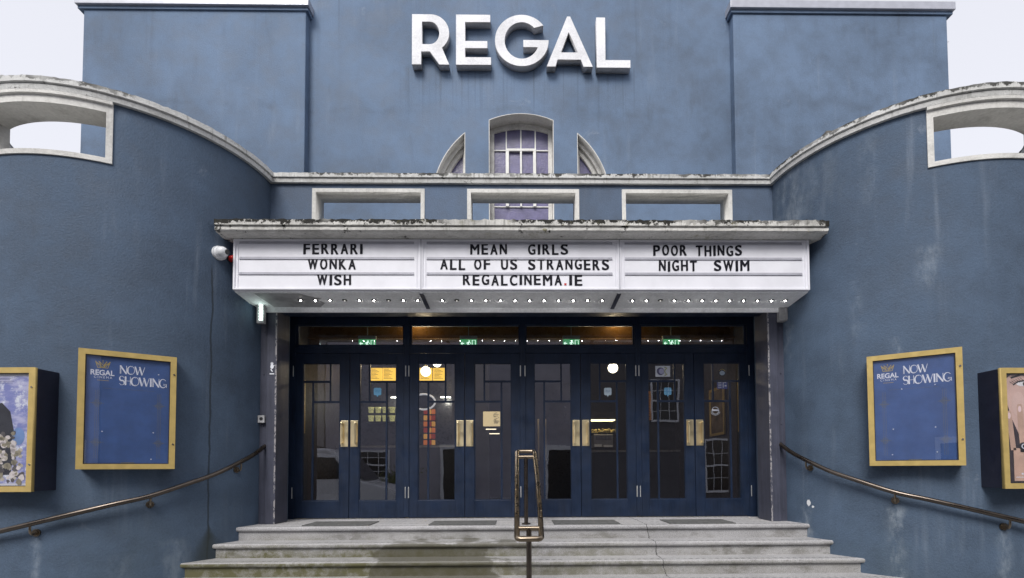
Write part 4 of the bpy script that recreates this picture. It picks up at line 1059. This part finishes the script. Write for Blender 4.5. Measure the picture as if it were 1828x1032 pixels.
t = thing('serving_counter', 'dark counter with pale top behind the second and third doors', 'counter', (-2.3, 8.7, .87))
obj('body', B(-1.5, 1.3, 0, .5, 0, 1.0, .005), simple('counter_front', (.05, .05, .055), .4), t, local=True); obj('worktop', B(-1.53, 1.33, -.03, .53, 1.0, 1.035, .004), simple('counter_top', (.30, .29, .28), .25), t, local=True)
t = thing('kiosk_counter', 'black counter with steel edge behind the sixth and seventh doors', 'counter', (1.7, 7.9, .87))
obj('body', B(-.85, .85, 0, .5, 0, .88, .005), CHAR, t, local=True); obj('worktop', B(-.87, .87, -.02, .52, .88, .91, .004), simple('grey_counter_top', (.22, .22, .23), .3), t, local=True)
t = thing('coffee_machine', 'steel machine with white label on the black counter, sixth door', 'machine', (1.33, 7.98, 1.785))
obj('body', B(-.16, .16, .0, .3, .05, .26, .008), simple('steel_casing', (.30, .30, .34), .35, .4), t, local=True)
bm = bmesh.new(); box(bm, -.13, .13, -.004, .0, .17, .24); obj('display', bm, simple('grey_display', (.16, .16, .22), .3), t, local=True)
bm = bmesh.new(); box(bm, -.15, -.03, -.006, 0, .055, .10); box(bm, .0, .15, -.006, 0, .05, .085); obj('plate', bm, PRW, t, local=True)
bm = B(-.15, .15, .01, .28, .0, .05); obj('base', bm, CHAR, t, local=True)
t = thing('popcorn_warmer', 'glass popcorn warmer with gold lit top on the counter, sixth door', 'popcorn machine', (1.36, 8.1, 2.06))
obj('case', plate([rect(-.24, .24, 0, .36), rect(-.22, .22, .02, .25)], .0, .3), CHAR, t, local=True)
bm = B(-.2, .2, .05, .25, .235, .249); obj('light_tube', bm, emitter('warm_tube_glow', (1, .82, .42), 2.5), t, local=True)
bm = bmesh.new()
for k in range(70): ball(bm, (random.uniform(-.19, .19), random.uniform(.04, .25), .035+random.uniform(0, .05)), random.uniform(.012, .022), u=7, v=5)
obj('popcorn', bm, simple('popcorn', (.62, .50, .22), .7), t, local=True)
t = thing('sweet_stand', 'tall stand of orange and red sweet bags behind the third door', 'stand', (-1.72, 9.0, 1.905))
obj('frame', B(-.12, .12, .1, .14, 0, .72), CHAR, t, local=True)
SWT = [emitter('orange_wrapper_glow', (.6, .16, .03), .28, (.5, .13, .03)), emitter('red_wrapper_glow', (.5, .05, .02), .12, (.4, .04, .02)), emitter('amber_wrapper_glow', (.65, .32, .06), .3, (.55, .28, .05))]  # plain bags given a glow of their own to brighten them
for r in range(6):
    for k in range(3): obj('sweet_bag', B(-.11+.075*k, -.045+.075*k, .06, .1, .03+.115*r, .12+.115*r, .008), SWT[(r*2+k) % 3], t, local=True)
pf = None
for i, (sx, y, z, lab) in enumerate(((-1, 7.0, 2.38, 'gold framed picture on the left lobby wall near the first door'), (1, 7.0, 2.38, 'gold framed picture on the right lobby wall near the last door'), (1, 8.1, 2.38, 'gold framed picture deeper along the right lobby wall'))):
    if pf is None:
        pf = thing('wall_picture', lab, 'picture', (0, 0, 0), 0, 'framed pictures on the lobby side walls')
        obj('frame', plate([rect(-.3, .3, 0, .8), rect(-.26, .26, .04, .76)], -.03, 0), GOLD, pf, local=True)
        obj('print', B(-.262, .262, -.012, -.001, .038, .762), simple('sepia_print', (.16, .12, .08), .5, var=.5, scale=5), pf, local=True); q = pf
    else: q = dup(pf)
    q.location = (sx*3.28, y, z-.35); q.rotation_euler = (0, 0, -sx*pi/2+pi if False else (pi/2 if sx < 0 else -pi/2)); q['label'] = lab
# inner door with brass pulls, a lit cream notice and an oval mirror sign deeper in the lobby
ld_ = obj('lobby_door', B(.16, .93, 8.3, 8.36, .87, 2.95, .004), simple('dark_brown_door', (.018, .013, .011), .35, var=.3), BD)
for xx in (.275, .395):
    b = bmesh.new(); tube(b, [(xx, 8.25, 1.62), (xx, 8.25, 2.33)], .014, 10); cyl(b, (xx, 8.25, 1.7), (xx, 8.3, 1.7), .01, 8); cyl(b, (xx, 8.25, 2.25), (xx, 8.3, 2.25), .01, 8)
    obj('handle', b, BRASS, ld_, smooth=True)
t = thing('lit_notice', 'cream lit notice board behind the fourth door from the left', 'notice', (-.52, 8.6, 2.24), 0)
obj('board', B(-.17, .13, 0, .03, 0, .26, .004), emitter('cream_board_glow', (.85, .66, .36), .42, (.6, .5, .3)), t, local=True)
b = bmesh.new()
for k in range(14): stroke(b, [(random.uniform(.0, .1), .05+.014*k), (random.uniform(.0, .1)+.02, .055+.014*k)], .008, -.002)
obj('print', b, INK_ if False else CHAR, t, local=True)
for k, (xa, xb, zz) in enumerate(((-.12, .06, -.06), (-.06, .12, -.14))): obj('light_tube', B(xa, xb, 0, .02, zz, zz+.014), emitter('notice_tube_glow', (1, .86, .6), 1.1), t, local=True)
t = thing('mirror_sign', 'dark oval mirror with a white rim behind the third door from the left', 'mirror', (-1.66, 8.2, 2.62), 0)
b = bmesh.new(); tube(b, [(.19*cos(2*pi*k/32), 0, .13*sin(2*pi*k/32)) for k in range(32)], .016, 10, closed=True); obj('rim', b, emitter('white_rim_glow', (.8, .82, .9), .22, (.75, .76, .8)), t, local=True, smooth=True)  # faint glow put into the rim, which holds no lamp
b = bmesh.new(); disc(b, (0, 0), .185, .125, .004, 32); obj('mirror', b, simple('black_mirror', (.01, .01, .012), .06), t, local=True)
t = thing('paper_notice', 'narrow amber paper notice behind the seventh door from the left', 'notice', (2.06, 8.0, 2.28), 0)
obj('sheet', B(-.07, .07, 0, .008, 0, .48), simple('amber_paper', (.5, .22, .06), .6), t, local=True)
b = bmesh.new()
for k in range(9): stroke(b, [(-.05, .06+.045*k), (.05, .06+.045*k)], .012, -.002)
obj('print', b, CHAR, t, local=True)
obj('side_partition', B(-3.42, -3.3, 6.42, 9.5, .87, 3.9), simple('brown_wall', (.05, .042, .04), .5), BD)
obj('side_partition', B(3.3, 3.42, 6.42, 10.4, .87, 3.9), simple('brown_wall', (.05, .042, .04), .5), BD)

# ================================================================ across the street (mirrored in the glass)
def house(x0, x1, h, col, wins, door, label):
    t = thing('terraced_house', label, 'house', ((x0+x1)/2, -9.0, 0), 0, 'houses across the street'); cx_ = (x0+x1)/2
    obj('wall', B(x0-cx_, x1-cx_, -8, 0, 0, h), simple('house_render', col, .8, var=.1, scale=1.5, bump=.2), t, local=True)
    bm = bmesh.new(); w = (x1-x0)/2
    for q in ((-w-.1, .15, h+.002), (w+.1, .15, h+.002), (w+.1, -4, h+2.2), (-w-.1, -4, h+2.2), (-w-.1, -8.1, h+.002), (w+.1, -8.1, h+.002)): bm.verts.new(q)
    bm.verts.ensure_lookup_table(); v = bm.verts
    for f_ in ((0, 1, 2, 3), (3, 2, 5, 4), (0, 3, 4), (1, 5, 2), (0, 4, 5, 1)): bm.faces.new([v[i] for i in f_])
    obj('roof', bm, simple('slate_roof', (.06, .06, .068), .7, var=.2, scale=8), t, local=True)
    for (wx, wz, ww, wh) in wins:
        f_ = plate([rect(wx-ww/2-.08-cx_, wx+ww/2+.08-cx_, wz-.1, wz+wh+.08), rect(wx-ww/2-cx_, wx+ww/2-cx_, wz, wz+wh)], -.0, .07)
        for v_ in f_.verts: v_.co.y = v_.co.y
        o = obj('window', f_, WHITEP, t, local=True)
        obj('pane', B(wx-ww/2-cx_, wx+ww/2-cx_, .004, .012, wz, wz+wh), simple('dark_window', (.01, .01, .014), .08), o, local=True)
        b = bmesh.new()
        for k in (1, 2): box(b, wx-ww/2+ww*k/3-.012-cx_, wx-ww/2+ww*k/3+.012-cx_, .014, .03, wz, wz+wh)
        for k in (1, 2, 3): q = .03 if k == 2 else .012; box(b, wx-ww/2-cx_, wx+ww/2-cx_, .015, .032, wz+wh*k/4-q, wz+wh*k/4+q)
        obj('glazing_bar', b, WHITEP, o, local=True)
    for dx in door:
        d_ = obj('door', B(dx-.5-cx_, dx+.5-cx_, .004, .05, .02, 2.25), simple('black_house_door', (.012, .012, .014), .3), t, local=True)
        obj('surround', plate([rect(dx-.65-cx_, dx+.65-cx_, .0, 2.45), rect(dx-.5-cx_, dx+.5-cx_, .0, 2.25)], .0, .09), WHITEP, t, local=True)
house(-22, -8.5, 9.6, (.30, .29, .30), [(-11, .9, 1.1, 1.6), (-11, 4, 1.1, 1.7)], [-13], 'pale grey rendered house across the street, mirrored left in the glass')
house(-8.45, 2.6, 10.2, (.36, .35, .40), [(-6.5, 1.25, 1.3, 1.1)], [1.6, -3.0], 'mid grey rendered house with two black doors across the street')
house(2.65, 14, 9.8, (.11, .105, .115), [(8.6, .35, 1.05, 2.2), (6.6, 3.5, 1.1, 1.75), (10.6, .35, 1.05, 2.2), (10.6, 3.5, 1.1, 1.75)], [12.6], 'dark grey house with white sash windows across the street')
house(14.05, 26, 10.0, (.33, .32, .31), [(15.2, .9, 1.1, 1.6), (24, .9, 1.1, 1.6), (15.2, 4, 1.1, 1.7), (24, 4, 1.1, 1.7)], [22], 'light rendered house at the far end across the street')
t = thing('planter', 'white street planter with yellow green leaves, added for bright patches mirrored beside the van', 'planter', (-5.0, -7.2, -.02), 0)  # box and leaves added to mirror as bright patches in the doors
b = bmesh.new(); box(b, -.75, .75, -.3, .3, .1, .95, .02); obj('box', b, WHITEP, t, local=True)
b = bmesh.new(); random.seed(11)
for k in range(500):
    c = Vector((random.gauss(0, .33), random.gauss(0, .14), 1.2+random.gauss(0, .16))); u = Vector((random.gauss(0, 1), random.gauss(0, 1), random.gauss(0, 1))).normalized()*.07; w = u.orthogonal().normalized()*.035
    b.faces.new([b.verts.new(c+q) for q in (u, w, -u, -w)])
obj('foliage', b, simple('yellow_green_leaf', (.16, .19, .04), .6, var=.4, scale=3), t, local=True)
VW = simple('white_van_paint', (.72, .73, .75), .2, var=.03, coat=.6); DG = simple('dark_car_glass', (.012, .013, .016), .05)
t = thing('parked_van', 'white van parked in the street, mirrored in the first two doors', 'van', (-6.4, -3.4, -.12))
side = [(-2.5, .38), (2.42, .38), (2.55, .55), (2.52, .95), (2.30, 1.12), (1.55, 1.28), (.85, 2.05), (.55, 2.22), (-2.35, 2.26), (-2.5, 2.1)]
bm = plate([side], -.95, .95)
bmesh.ops.bevel(bm, geom=[e for e in bm.edges if e.calc_length() < 1.2 or True], offset=.05, segments=2, affect='EDGES', clamp_overlap=True)
obj('body', bm, VW, t, local=True, smooth=True)
for y in (-.962, .957): obj('side_window', plate([[(1.32, 1.30), (.80, 1.95), (.15, 1.98), (.15, 1.30)]], y, y+.006), DG, t, local=True)
bm = bmesh.new(); p_ = Vector((1.20, 0, 1.69)); box(bm, -.48, .48, -.80, .80, -.006, .012); 
bmesh.ops.transform(bm, matrix=Matrix.Translation(p_+Vector((.03, 0, .025))) @ Matrix.Rotation(math.atan2(.77, .70), 4, 'Y'), verts=bm.verts); obj('windscreen', bm, DG, t, local=True)
for x in (-1.55, 1.62):
    for y in (-.86, .86):
        bm = bmesh.new(); cyl(bm, (x, y-.11, .34), (x, y+.11, .34), .34, 24); w_ = obj('wheel', bm, CHAR, t, local=True, smooth=True)
        bm = bmesh.new(); cyl(bm, (x, y-.118, .34), (x, y+.118, .34), .2, 18); obj('rim', bm, SILVER, w_, local=True, smooth=True)
for y in (-.7, .7): obj('headlight', B(2.30, 2.545, y-.14, y+.14, .80, .96, .02), CHROME, t, local=True)
for y in (-1.06, 1.06): obj('mirror', B(1.05, 1.2, y-.1, y+.1, 1.32, 1.55, .03), CHAR, t, local=True)
for x in (-1.6, -.2): obj('roof_bar', B(x-.03, x+.03, -.8, .8, 2.25, 2.33, .01), CHAR, t, local=True)
